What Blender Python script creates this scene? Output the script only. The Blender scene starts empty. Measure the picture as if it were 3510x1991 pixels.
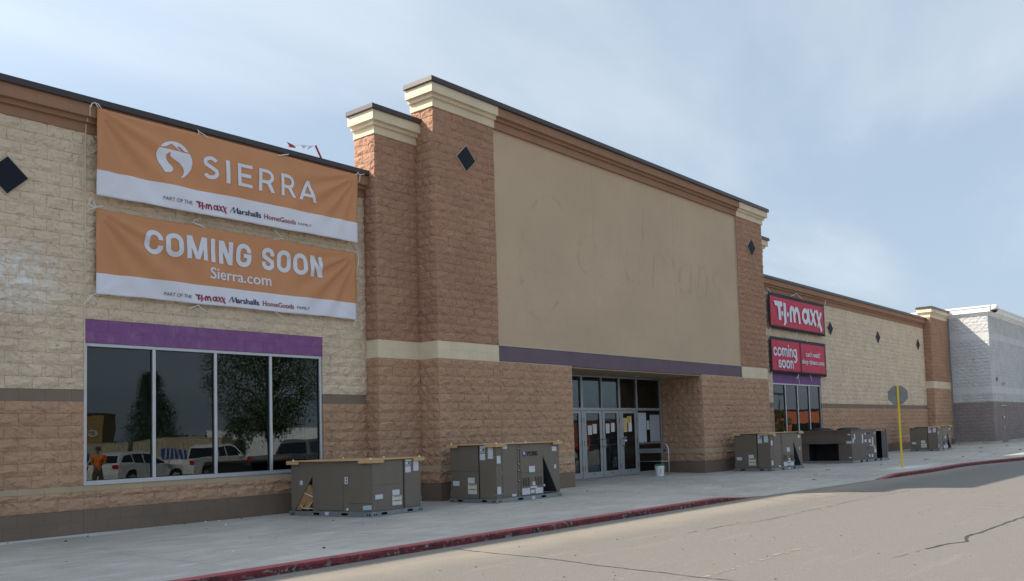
import bpy, bmesh, math, random
import zlib
from mathutils import Vector, Matrix
R = math.radians
rnd = random.Random(7)
scene = bpy.context.scene
COL = scene.collection

# ------------------------------------------------------------------ camera
F_PX, CXP, CYP = 3099.45, 235.25, 285.55           # focal length and principal point, in pixels of a 3510 px wide frame
YAW, PITCH, ROLL = R(52.5243), R(3.9023), R(-1.9256)
fwd = Vector((math.sin(YAW)*math.cos(PITCH), math.cos(YAW)*math.cos(PITCH), math.sin(PITCH)))
r0 = Vector((math.cos(YAW), -math.sin(YAW), 0))
u0 = r0.cross(fwd)
rgt = math.cos(ROLL)*r0 + math.sin(ROLL)*u0
upv = -math.sin(ROLL)*r0 + math.cos(ROLL)*u0
CAMP = Vector((0, -16.0784, 1.3746))
cd = bpy.data.cameras.new('camera')
cam = bpy.data.objects.new('camera', cd)
COL.objects.link(cam)
cd.sensor_width = 36
cd.lens = 36*F_PX/3510
cd.shift_x = -CXP/3510
cd.shift_y = CYP/3510
cd.clip_start = .1
cd.clip_end = 4000
m3 = Matrix((rgt, upv, -fwd)).transposed()
cam.matrix_world = Matrix.Translation(CAMP) @ m3.to_4x4()
scene.camera = cam

# ------------------------------------------------------------------ light
SUN_DIR = Vector((.83, -.925, -1.0)).normalized()     # travel direction of the sunlight
SUN_EL = math.asin(-SUN_DIR.z)
SUN_AZ = math.atan2(-SUN_DIR.x, -SUN_DIR.y)           # clockwise from +y
world = bpy.data.worlds.new('World')
scene.world = world
world.use_nodes = True
wt = world.node_tree
wt.nodes.clear()
def wn(t, **k):
    n = wt.nodes.new(t)
    for a, b in k.items():
        setattr(n, a, b)
    return n
SKY_STRENGTH = .12
wo = wn('ShaderNodeOutputWorld'); bg = wn('ShaderNodeBackground'); bg.inputs[1].default_value = SKY_STRENGTH
sky = wn('ShaderNodeTexSky', sky_type='NISHITA', sun_disc=False, sun_elevation=SUN_EL, sun_rotation=SUN_AZ % (2*math.pi),
         altitude=200, air_density=1.0, dust_density=2.2, ozone_density=1.6)
tc = wn('ShaderNodeTexCoord')
sep = wn('ShaderNodeSeparateXYZ'); wt.links.new(tc.outputs['Generated'], sep.inputs[0])
def wm(op, a, b=None, c=None, clamp=False):
    n = wn('ShaderNodeMath', operation=op, use_clamp=clamp)
    for i, v in enumerate((a, b, c)):
        if v is None: continue
        if isinstance(v, (int, float)): n.inputs[i].default_value = v
        else: wt.links.new(v, n.inputs[i])
    return n.outputs[0]
zz = wm('ADD', wm('MAXIMUM', sep.outputs[2], 0.0), .18)
px = wm('DIVIDE', sep.outputs[0], zz); py = wm('DIVIDE', sep.outputs[1], zz)
comb = wn('ShaderNodeCombineXYZ'); wt.links.new(px, comb.inputs[0]); wt.links.new(py, comb.inputs[1])
mp = wn('ShaderNodeMapping'); mp.inputs['Rotation'].default_value = (0, 0, R(-20)); mp.inputs['Scale'].default_value = (.62, 1.25, 1)
mp.inputs['Location'].default_value = (3.1, 1.35, 0)
wt.links.new(comb.outputs[0], mp.inputs[0])
nz = wn('ShaderNodeTexNoise'); nz.inputs['Scale'].default_value = .85; nz.inputs['Detail'].default_value = 9; nz.inputs['Roughness'].default_value = .52
nz.inputs['Distortion'].default_value = .35
wt.links.new(mp.outputs[0], nz.inputs['Vector'])
ramp = wn('ShaderNodeValToRGB')
ramp.color_ramp.elements[0].position = .42; ramp.color_ramp.elements[0].color = (0, 0, 0, 1)
ramp.color_ramp.elements[1].position = .68; ramp.color_ramp.elements[1].color = (1, 1, 1, 1)
ramp.color_ramp.interpolation = 'EASE'
wt.links.new(nz.outputs['Fac'], ramp.inputs[0])
cmix = wn('ShaderNodeMix', data_type='RGBA')
CLOUD = (3.75, 4.1, 4.4, 1)
HAZE = (2.18, 2.70, 3.28, 1)
hmix = wn('ShaderNodeMix', data_type='RGBA'); hmix.inputs[0].default_value = .80
wt.links.new(sky.outputs[0], hmix.inputs[6]); hmix.inputs[7].default_value = HAZE
cmix.inputs[7].default_value = CLOUD
wt.links.new(hmix.outputs[2], cmix.inputs[6])
wt.links.new(wm('MULTIPLY', ramp.outputs[0], .50), cmix.inputs[0])
# thin veil of haze, brighter towards the sun
vd = wn('ShaderNodeVectorMath', operation='DOT_PRODUCT'); wt.links.new(tc.outputs['Generated'], vd.inputs[0]); vd.inputs[1].default_value = tuple(-SUN_DIR)
aur = wm('MULTIPLY_ADD', wm('POWER', wm('MAXIMUM', wm('MULTIPLY_ADD', vd.outputs['Value'], .8333, .1667), 0.0), 4.0), 1.5, .97)
vs_ = wn('ShaderNodeVectorMath', operation='SCALE'); wt.links.new(cmix.outputs[2], vs_.inputs[0]); wt.links.new(aur, vs_.inputs['Scale'])
wt.links.new(vs_.outputs[0], bg.inputs[0])
wt.links.new(bg.outputs[0], wo.inputs[0])

sd = bpy.data.lights.new('sun', 'SUN'); sd.energy = 3.85; sd.angle = R(.6); sd.color = (1, .89, .74)
sun = bpy.data.objects.new('sun', sd); COL.objects.link(sun)
sun.rotation_euler = SUN_DIR.to_track_quat('-Z', 'Y').to_euler()
sun.location = (0, 0, 60)
scene.view_settings.view_transform = 'Standard'
scene.view_settings.look = 'None'
scene.view_settings.exposure = .92
scene.view_settings.gamma = 1
scene.view_settings.use_curve_mapping = False
scene.cycles.max_bounces = 8
scene.cycles.transparent_max_bounces = 16
scene.cycles.use_denoising = True

# ------------------------------------------------------------------ materials
class NT:
    def __init__(s, name):
        s.m = bpy.data.materials.new(name); s.m.use_nodes = True
        s.t = s.m.node_tree; s.t.nodes.clear()
        s.out = s.n('ShaderNodeOutputMaterial'); s.p = s.n('ShaderNodeBsdfPrincipled')
        s.t.links.new(s.p.outputs[0], s.out.inputs[0])
    def n(s, t, **k):
        x = s.t.nodes.new(t)
        for a, b in k.items(): setattr(x, a, b)
        return x
    def set(s, node, key, v):
        if hasattr(v, 'is_linked') or isinstance(v, bpy.types.NodeSocket): s.t.links.new(v, node.inputs[key])
        else:
            if isinstance(v, tuple) and len(v) == 3 and node.inputs[key].type == 'RGBA': v = v+(1,)
            node.inputs[key].default_value = v
    def math(s, op, a, b=0.0, clamp=False):
        x = s.n('ShaderNodeMath', operation=op, use_clamp=clamp); s.set(x, 0, a); s.set(x, 1, b); return x.outputs[0]
    def pos(s): return s.n('ShaderNodeNewGeometry').outputs['Position']
    def objc(s): return s.n('ShaderNodeTexCoord').outputs['Object']
    def mapped(s, v, scale=(1, 1, 1), loc=(0, 0, 0), rot=(0, 0, 0)):
        x = s.n('ShaderNodeMapping'); s.set(x, 'Vector', v); x.inputs['Scale'].default_value = scale
        x.inputs['Location'].default_value = loc; x.inputs['Rotation'].default_value = rot; return x.outputs[0]
    def noise(s, v, scale, detail=3, rough=.55, dist=0.0):
        x = s.n('ShaderNodeTexNoise'); s.set(x, 'Vector', v); x.inputs['Scale'].default_value = scale
        x.inputs['Detail'].default_value = detail; x.inputs['Roughness'].default_value = rough; x.inputs['Distortion'].default_value = dist
        return x.outputs['Fac']
    def ramp(s, f, a, b, ca=(0, 0, 0, 1), cb=(1, 1, 1, 1)):
        x = s.n('ShaderNodeValToRGB'); s.set(x, 0, f)
        x.color_ramp.elements[0].position = a; x.color_ramp.elements[0].color = ca
        x.color_ramp.elements[1].position = b; x.color_ramp.elements[1].color = cb
        return x.outputs[0]
    def mix(s, f, a, b, blend='MIX'):
        x = s.n('ShaderNodeMix', data_type='RGBA', blend_type=blend); s.set(x, 0, f)
        for k, v in ((6, a), (7, b)):
            if isinstance(v, tuple) and len(v) == 3: v = v+(1,)
            s.set(x, k, v)
        return x.outputs[2]
    def bump(s, h, strength=.5, dist=.01, normal=None):
        x = s.n('ShaderNodeBump'); x.inputs['Strength'].default_value = strength; x.inputs['Distance'].default_value = dist
        s.set(x, 'Height', h)
        if normal is not None: s.set(x, 'Normal', normal)
        return x.outputs[0]
    def fin(s, col=None, rough=.6, normal=None, metal=0.0, spec=None):
        if col is not None: s.set(s.p, 'Base Color', col)
        s.set(s.p, 'Roughness', rough); s.p.inputs['Metallic'].default_value = metal
        if normal is not None: s.set(s.p, 'Normal', normal)
        if spec is not None: s.p.inputs['Specular IOR Level'].default_value = spec
        return s.m

def scl(c, k): return tuple(min(1, x*k) for x in c)
def mat_rough(name, c, scuff=None, amt=1.0, stain=None):
    n = NT(name); P = n.pos()
    n1 = n.noise(P, 1.3, 4); n2 = n.noise(P, 17, 5, .65, .4); n3 = n.noise(P, 60, 3, .6)
    at = n.n('ShaderNodeAttribute', attribute_name='tone').outputs['Fac']
    oi = n.n('ShaderNodeObjectInfo').outputs['Random']
    t = n.math('ADD', at, n.math('MULTIPLY', oi, .0))
    col = n.mix(n.ramp(n1, .35, .7), scl(c, .9), scl(c, 1.08))
    col = n.mix(n.math('MULTIPLY', n.ramp(n2, .28, .46), 1), scl(c, .62), col)  # cleft shade painted into the colour: darker where the bump noise is low
    col = n.mix(n.math('MULTIPLY', n.ramp(n3, .5, .75), .25), col, scl(c, 1.25))
    col = n.mix(n.math('MULTIPLY', t, .22), col, scl(c, .72))
    if scuff:
        s2 = n.noise(n.mapped(P, (1, 1, 1.8)), 5.5, 6, .72, .6)
        zm = n.n('ShaderNodeSeparateXYZ'); n.set(zm, 0, P)
        z = n.math('MULTIPLY', n.ramp(zm.outputs[2], .2, 2.9, (1, 1, 1, 1), (.12, .12, .12, 1)), n.ramp(zm.outputs[0], 0, 1))
        z = n.math('SUBTRACT', 1.0, n.math('MULTIPLY', zm.outputs[2], .3), True)
        col = n.mix(n.math('MULTIPLY', n.math('MULTIPLY', n.ramp(s2, .60, .69), z), .7), col, scuff)
    if stain:
        q = n.n('ShaderNodeSeparateXYZ'); n.set(q, 0, P); cx_, cz_, rx_, rz_, sc_ = stain
        ex = n.math('MULTIPLY', n.math('SUBTRACT', q.outputs[0], cx_), 1/rx_); ez = n.math('MULTIPLY', n.math('SUBTRACT', q.outputs[2], cz_), 1/rz_)
        rr_ = n.math('SUBTRACT', 1.0, n.math('SQRT', n.math('ADD', n.math('MULTIPLY', ex, ex), n.math('MULTIPLY', ez, ez))), True)
        col = n.mix(n.math('MULTIPLY', n.math('MULTIPLY', rr_, n.ramp(n.noise(P, 7, 6, .7), .42, .62)), 1.5, True), col, sc_)
        dr_ = n.noise(n.mapped(P, (2.2, 2.2, .22)), 1, 4, .6)
        col = n.mix(n.math('MULTIPLY', n.ramp(dr_, .55, .75), .14), col, scl(c, .55))
    v = n.n('ShaderNodeTexVoronoi', feature='F1'); n.set(v, 'Vector', n.mapped(P, (1, 1, 1.25))); v.inputs['Scale'].default_value = 16
    b1 = n.bump(v.outputs['Distance'], .35*amt, .03)
    b2 = n.bump(n2, .7*amt, .03, b1)
    b3 = n.bump(n3, .5*amt, .008, b2)
    return n.fin(col, .92, b3, spec=.2)
def mat_smooth(name, c, patch=None, rough=.85, grain=1.0):
    n = NT(name); P = n.pos()
    n1 = n.noise(P, 1.7, 5); n2 = n.noise(P, 90, 3)
    col = n.mix(n.ramp(n1, .35, .7), scl(c, .92), scl(c, 1.06))
    at = n.n('ShaderNodeAttribute', attribute_name='tone').outputs['Fac']
    col = n.mix(n.math('MULTIPLY', at, .12), col, scl(c, .8))
    if patch:
        n3 = n.noise(P, 4.2, 7, .7, .5)
        col = n.mix(n.math('MULTIPLY', n.ramp(n3, .5, .62), .5), col, patch)
    st = n.noise(n.mapped(P, (14, 14, .5)), 1, 3)
    col = n.mix(n.math('MULTIPLY', n.ramp(st, .58, .8), .12), col, scl(c, .55))
    return n.fin(col, rough, n.bump(n2, .25*grain, .004), spec=.3)
def mat_plain(name, c, rough=.5, metal=0.0, var=.06, bump=0, spec=None):
    n = NT(name); P = n.objc()
    f = n.noise(P, 3.5, 4)
    g = n.noise(P, 40, 3)
    col = n.mix(n.ramp(f, .3, .7), scl(c, 1-var), scl(c, 1+var))
    rg = n.math('ADD', n.math('MULTIPLY', g, .16), rough-.08)
    return n.fin(col, rg, n.bump(g, .1+bump, .003), metal, spec)

M = {}
TAN = (.71, .57, .425); BRN = (.495, .308, .202); RED = (.43, .244, .165)
M['tan_rough'] = mat_rough('tan_split_block', TAN, stain=(5.85, 4.25, 1.1, .75, (.80, .79, .76)))
M['brown_rough'] = mat_rough('brown_split_block', BRN, scuff=(.42, .33, .27))
M['tower_rough'] = mat_rough('russet_split_block', RED, stain=(0, -5, 1, 1, (.5, .5, .5)))
M['band'] = mat_smooth('grey_brown_smooth_block', (.23, .175, .13))
M['base'] = mat_smooth('dark_brown_base_block', (.195, .142, .106), rough=.7)
M['sill'] = mat_smooth('tan_sill_block', (.48, .37, .25))
M['cream'] = mat_smooth('cream_smooth_block', (.71, .60, .435))
M['purple'] = mat_smooth('purple_painted_block', (.235, .100, .255), patch=(.30, .18, .325))
M['plum'] = mat_smooth('dull_plum_band', (.16, .112, .145))
M['plum2'] = mat_smooth('plain_purple_paint', (.21, .10, .24))
M['cornice'] = mat_smooth('brown_cornice', (.34, .188, .118))
M['coping'] = mat_plain('dark_bronze_metal_coping', (.045, .036, .036), .38, .2, .1)
M['white_rough'] = mat_rough('white_painted_split_block', (.51, .52, .52), amt=.6)
M['white_smooth'] = mat_smooth('white_smooth_band', (.55, .56, .56))
M['mauve_rough'] = mat_rough('mauve_painted_split_block', (.27, .225, .215), amt=.8)
M['mauve_smooth'] = mat_smooth('mauve_smooth_paint', (.28, .235, .225))
M['white_trim'] = mat_smooth('white_trim', (.78, .78, .76))
M['alu'] = mat_plain('anodised_aluminium', (.50, .52, .55), .34, .55, .05)
M['alu_dull'] = mat_plain('grey_door_aluminium', (.34, .355, .37), .4, .4, .05)
M['gasket'] = mat_plain('black_rubber', (.012, .012, .013), .6)
M['diamond'] = mat_plain('dark_glazed_tile', (.010, .013, .022), .6, 0, .1, spec=.2)
M['soffit'] = mat_smooth('tan_soffit', (.34, .27, .18))
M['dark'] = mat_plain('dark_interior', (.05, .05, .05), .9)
M['interior'] = mat_plain('grey_interior', (.20, .22, .20), .9)
M['roof'] = mat_plain('roof_membrane', (.45, .45, .44), .9)
M['hvac'] = mat_plain('taupe_enamel_sheet_metal', (.165, .138, .108), .5, 0, .05)
M['hvac2'] = mat_plain('brown_enamel_sheet_metal', (.128, .104, .088), .52, 0, .05)
M['hvac_dark'] = mat_plain('black_void_metal', (.010, .010, .011), .7)
M['galv'] = mat_plain('galvanised_steel', (.27, .30, .32), .42, .55, .12)
M['hood'] = mat_plain('blue_grey_steel', (.13, .15, .17), .4, .5, .1)
M['black'] = mat_plain('black_plastic', (.012, .012, .012), .45)
M['yellow'] = mat_plain('safety_yellow_paint', (.72, .50, .025), .5, 0, .06)
M['signback'] = mat_plain('weathered_sign_back', (.20, .20, .195), .5, .35, .16)
M['rope'] = mat_plain('white_cord', (.74, .72, .68), .8)
M['bucket'] = mat_plain('white_plastic', (.78, .80, .80), .4)
M['green'] = mat_plain('green_lid_plastic', (.01, .17, .075), .4)
M['grn_print'] = mat_plain('dark_green_print', (.03, .10, .06), .5)
M['steel'] = mat_plain('stainless_tube', (.52, .50, .48), .3, .7, .05)
M['paper_w'] = mat_plain('white_paper', (.72, .74, .76), .7)
M['paper_y'] = mat_plain('yellow_paper', (.72, .50, .20), .7)
M['board'] = mat_plain('pale_blue_board', (.42, .48, .54), .6, 0, .04)
M['board2'] = mat_plain('pale_grey_board', (.36, .38, .42), .6, 0, .04)
M['blue'] = mat_plain('blue_print', (.02, .06, .30), .5)
M['navy'] = mat_plain('navy_print', (.008, .014, .075), .6)
M['crimson'] = mat_plain('crimson_print', (.30, .010, .045), .6)
M['greyprint'] = mat_plain('grey_print', (.07, .07, .08), .6)
M['blackprint'] = mat_plain('black_print', (.01, .01, .01), .55)
M['yprint'] = mat_plain('yellow_print', (.62, .47, .06), .5)
M['redprint'] = mat_plain('red_print', (.5, .04, .03), .5)
M['card'] = mat_plain('corrugated_cardboard', (.36, .20, .085), .85, 0, .12)
M['lampw'] = mat_plain('lamp_lens', (.55, .52, .45), .35)
M['camdome'] = mat_plain('smoked_dome', (.006, .006, .008), .08)
def mat_cloth(name, c, trans=.12):
    n = NT(name); P = n.pos()
    wv = n.noise(n.mapped(P, (160, 160, 160)), 1, 2)
    f = n.noise(P, .9, 3)
    col = n.mix(n.ramp(f, .3, .7), scl(c, .95), scl(c, 1.04))
    n.fin(col, .62, n.bump(wv, .12, .002), spec=.3)
    return n.m
M['orange_cloth'] = mat_cloth('orange_banner_vinyl', (.60, .275, .13))
M['white_cloth'] = mat_cloth('white_banner_vinyl', (.76, .76, .83))
M['red_cloth'] = mat_cloth('red_banner_vinyl', (.58, .048, .095))
M['black_cloth'] = mat_cloth('black_banner_hem', (.022, .018, .024))
M['letter_white'] = mat_cloth('white_lettering', (.74, .75, .82))
def mat_wood():
    n = NT('pine_board'); P = n.objc()
    g = n.noise(n.mapped(P, (2.5, 22, 22)), 3, 5, .6, .3)
    col = n.mix(n.ramp(g, .35, .65), (.50, .30, .135), (.66, .44, .23))
    return n.fin(col, .75, n.bump(g, .3, .004), spec=.25)
M['wood'] = mat_wood()
def mat_sticker(name, base, ink, rows):
    n = NT(name); P = n.objc()
    sp = n.n('ShaderNodeSeparateXYZ'); n.set(sp, 0, P)
    w = n.math('FRACT', n.math('MULTIPLY', sp.outputs[2], rows))
    line = n.math('GREATER_THAN', w, .55)
    brk = n.ramp(n.noise(n.mapped(P, (60, 60, rows)), 1, 1), .42, .5)
    f = n.math('MULTIPLY', n.math('MULTIPLY', line, brk), .6)
    return n.fin(n.mix(f, base, ink), .45)
M['sticker'] = mat_sticker('printed_white_label', (.70, .71, .76), (.14, .15, .22), 55)
M['sticker_blue'] = mat_sticker('pale_blue_label', (.45, .62, .70), (.10, .15, .22), 50)
def mat_glass(name, tint, boost=1.0):
    n = NT(name)
    n.t.nodes.remove(n.p)
    tr = n.n('ShaderNodeBsdfTransparent'); tr.inputs[0].default_value = tint+(1,)
    gl = n.n('ShaderNodeBsdfGlossy'); gl.inputs['Roughness'].default_value = .0; gl.inputs['Color'].default_value = (.92, .97, 1, 1)
    P = n.pos(); w = n.noise(P, .9, 2, .4)
    bmp = n.bump(w, .05, .05)
    n.set(gl, 'Normal', bmp)
    fr = n.n('ShaderNodeFresnel'); fr.inputs['IOR'].default_value = 1.5
    mx = n.n('ShaderNodeMixShader'); n.set(mx, 0, n.math('MULTIPLY', fr.outputs[0], boost, True))
    n.t.links.new(tr.outputs[0], mx.inputs[1]); n.t.links.new(gl.outputs[0], mx.inputs[2])
    n.t.links.new(mx.outputs[0], n.out.inputs[0])
    return n.m
M['glass'] = mat_glass('tinted_window_glass', (.55, .60, .60), 1.0)
M['glass_door'] = mat_glass('door_glass', (.55, .59, .59), .34)
def mat_stucco():
    n = NT('beige_stucco'); P = n.pos(); c = (.545, .410, .285)
    a = n.noise(P, .55, 5, .6); b = n.noise(P, 3.5, 6, .65, .6); g = n.noise(P, 140, 2)
    col = n.mix(n.ramp(a, .35, .7), scl(c, .95), scl(c, 1.05))
    sp = n.n('ShaderNodeSeparateXYZ'); n.set(sp, 0, P)
    zm = n.math('MULTIPLY', n.math('GREATER_THAN', sp.outputs[2], 4.0), n.math('LESS_THAN', sp.outputs[2], 7.2))
    col = n.mix(n.math('MULTIPLY', n.math('MULTIPLY', n.ramp(b, .56, .68), zm), .10), col, scl(c, .55))
    dr = n.noise(n.mapped(P, (5, 5, .35)), 1, 3)
    col = n.mix(n.math('MULTIPLY', n.ramp(dr, .6, .8), .07), col, scl(c, .5))
    return n.fin(col, .92, n.bump(b, .12, .03, n.bump(g, .5, .004)), spec=.2)
M['stucco'] = mat_stucco()
M['stucco_mark'] = mat_smooth('stained_stucco', (.530, .398, .275))
M['stucco_edge'] = mat_smooth('pale_stucco_edge', (.52, .44, .33))
def mat_concrete():
    n = NT('sidewalk_concrete'); P = n.pos(); c = (.445, .412, .345)
    sp = n.n('ShaderNodeSeparateXYZ'); n.set(sp, 0, P); X, Y = sp.outputs[0], sp.outputs[1]
    a = n.noise(P, .35, 6, .62, .3); b = n.noise(n.mapped(P, (.9, 2.6, 1)), 1.1, 7, .68, .5); g = n.noise(P, 30, 4, .7)
    col = n.mix(n.ramp(a, .32, .68), scl(c, .74), scl(c, 1.16))
    col = n.mix(n.math('MULTIPLY', n.ramp(b, .50, .68), .6), col, (.60, .60, .575))
    d = n.noise(n.mapped(P, (1.2, 2.2, 1), (5, 3, 0)), 1.6, 6, .66)
    col = n.mix(n.math('MULTIPLY', n.ramp(d, .50, .70), .55), col, (.24, .235, .21))
    # white mineral stain along the foot of the left wall and round the sign post
    e = n.noise(n.mapped(P, (.5, 1.5, 1)), 1.5, 4)
    k1 = n.math('MULTIPLY', n.math('GREATER_THAN', n.math('ADD', Y, n.math('ADD', .42, n.math('MULTIPLY', n.math('SUBTRACT', e, .5), .9))), 0.0), n.math('LESS_THAN', X, 8.6))
    fade = n.math('SUBTRACT', 1.0, n.math('MULTIPLY', n.math('MAXIMUM', n.math('SUBTRACT', X, 7.0), 0), .6), True)
    col = n.mix(n.math('MULTIPLY', n.math('MULTIPLY', k1, fade), .8), col, (.78, .80, .81))
    dx = n.math('MULTIPLY', n.math('SUBTRACT', X, 29.6), .42); dy = n.math('MULTIPLY', n.math('ADD', Y, 6.55), 1.5)
    rr = n.math('SQRT', n.math('ADD', n.math('MULTIPLY', dx, dx), n.math('MULTIPLY', dy, dy)))
    k2 = n.math('SUBTRACT', 1.25, n.math('ADD', rr, n.math('MULTIPLY', n.noise(P, 5, 4), .6)), True)
    col = n.mix(k2, col, (.78, .79, .79))
    # shallow control joints
    def joint(v, every, off, w=.012):
        f = n.math('FRACT', n.math('MULTIPLY', n.math('ADD', v, off), 1/every))
        return n.math('LESS_THAN', f, w/every)
    j = n.math('MAXIMUM', joint(X, 3.05, .2, .016), joint(Y, 2.28, .03, .020))
    nj = n.ramp(n.noise(P, 2.2, 3), .30, .5)
    tonej = n.mix(n.ramp(n.noise(P, .8, 2), .45, .6), (.16, .155, .14), (.66, .67, .66))
    col = n.mix(n.math('MULTIPLY', n.math('MULTIPLY', j, nj), .7), col, tonej)
    slab = n.n('ShaderNodeTexWhiteNoise', noise_dimensions='2D'); cx_ = n.n('ShaderNodeCombineXYZ')
    n.set(cx_, 0, n.math('FLOOR', n.math('MULTIPLY', n.math('ADD', X, .2), 1/3.05))); n.set(cx_, 1, n.math('FLOOR', n.math('MULTIPLY', n.math('ADD', Y, .03), 1/2.28))); n.set(slab, 'Vector', cx_.outputs[0])
    col = n.mix(n.math('MULTIPLY', slab.outputs['Value'], .35), col, (.30, .29, .265))
    k3x = n.math('MULTIPLY', n.math('SUBTRACT', X, 21.5), .16); k3y = n.math('MULTIPLY', n.math('ADD', Y, 3.2), .5)
    k3 = n.math('SUBTRACT', 1.0, n.math('SQRT', n.math('ADD', n.math('MULTIPLY', k3x, k3x), n.math('MULTIPLY', k3y, k3y))), True)
    drag = n.ramp(n.noise(n.mapped(P, (.7, 5, 1), rot=(0, 0, -.2)), 2.0, 6, .7), .50, .66)
    col = n.mix(n.math('MULTIPLY', n.math('MULTIPLY', drag, k3), .8), col, (.66, .67, .67))
    sc = n.ramp(n.noise(n.mapped(P, (1.6, 9, 1), rot=(0, 0, .25)), 2.2, 5, .7), .66, .72)
    col = n.mix(n.math('MULTIPLY', sc, .55), col, (.74, .76, .76))
    fs = n.ramp(g, .3, .7)
    col = n.mix(.10, col, fs)
    return n.fin(col, .88, n.bump(g, .25, .006), spec=.25)
M['concrete'] = mat_concrete()
def mat_road():
    n = NT('exposed_aggregate_road'); P = n.pos(); c = (.228, .212, .192)
    a = n.noise(P, .22, 5, .6, .3); g = n.noise(P, 55, 4, .75); g2 = n.noise(P, 130, 2, .6); s = n.noise(n.mapped(P, (1, 1, 1)), 11, 5, .7)
    col = n.mix(n.ramp(a, .3, .7), scl(c, .88), scl(c, 1.08))
    g4 = n.noise(P, 16, 5, .8)
    col = n.mix(n.math('MULTIPLY', n.ramp(g4, .42, .56), .8), scl(c, .68), n.mix(n.ramp(g4, .56, .70), col, scl(c, 1.42)))
    col = n.mix(n.math('MULTIPLY', n.ramp(g, .36, .62), .55), scl(c, .55), n.mix(n.ramp(g, .5, .68), col, scl(c, 1.5)))
    s5 = n.noise(n.mapped(P, (1, 1.6, 1), (3, 7, 0)), 4.2, 4, .7); col = n.mix(n.math('MULTIPLY', n.ramp(s5, .655, .69), .6), col, scl(c, .42))
    s6 = n.noise(n.mapped(P, (1, 1.3, 1), (9, 2, 0)), 6.5, 5, .75); col = n.mix(n.math('MULTIPLY', n.ramp(s6, .60, .66), .5), col, scl(c, 1.5))
    w3 = n.noise(n.mapped(P, (.5, 2.2, 1)), .9, 5, .7); col = n.mix(n.math('MULTIPLY', n.ramp(w3, .48, .7), .35), col, scl(c, .74))
    col = n.mix(.5, col, n.mix(n.ramp(g2, .35, .7), scl(c, .7), scl(c, 1.35)))
    col = n.mix(n.math('MULTIPLY', n.ramp(s, .66, .72), .45), col, (.12, .11, .10))
    sp = n.n('ShaderNodeSeparateXYZ'); n.set(sp, 0, P); X, Y = sp.outputs[0], sp.outputs[1]
    # paler dust strip beside the kerb, wandering
    w = n.noise(P, .9, 4)
    k = n.math('SUBTRACT', 1.0, n.math('MULTIPLY', n.math('ABSOLUTE', n.math('ADD', Y, n.math('ADD', 7.15, n.math('MULTIPLY', w, .9)))), 1.3), True)
    col = n.mix(n.math('MULTIPLY', k, .5), col, (.34, .295, .235))
    col = n.mix(n.math('MULTIPLY', n.ramp(n.noise(n.mapped(P, (.35, 3, 1), rot=(0, 0, .1)), 1.5, 4), .6, .8), .3), col, (.33, .29, .24))
    return n.fin(col, .93, n.bump(g, .6, .012, n.bump(g2, .4, .006)), spec=.2)
M['road'] = mat_road()
def mat_kerb():
    n = NT('flaking_red_kerb_paint'); P = n.pos()
    f = n.noise(n.mapped(P, (1.2, 4, 6)), 3.2, 8, .75, .8)
    f2 = n.noise(P, 1.1, 4)
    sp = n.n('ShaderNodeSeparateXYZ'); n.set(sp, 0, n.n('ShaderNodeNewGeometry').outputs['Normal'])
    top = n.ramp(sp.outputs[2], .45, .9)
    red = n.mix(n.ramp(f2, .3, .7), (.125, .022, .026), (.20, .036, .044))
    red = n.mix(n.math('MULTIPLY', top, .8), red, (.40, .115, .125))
    chip = n.mix(n.ramp(n.noise(P, 14, 3), .5, .62), (.035, .026, .026), (.26, .22, .20))
    th = n.math('SUBTRACT', f, n.math('MULTIPLY', top, .10))
    col = n.mix(n.ramp(th, .49, .56), red, chip)
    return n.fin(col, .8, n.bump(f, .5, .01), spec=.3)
M['kerb'] = mat_kerb()
M['crack'] = mat_plain('black_crack_sealant', (.035, .033, .032), .6)
M['paleline'] = mat_smooth('pale_road_scuff', (.30, .262, .215))
M['litter'] = mat_plain('dry_leaf', (.06, .05, .03), .9)

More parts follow.
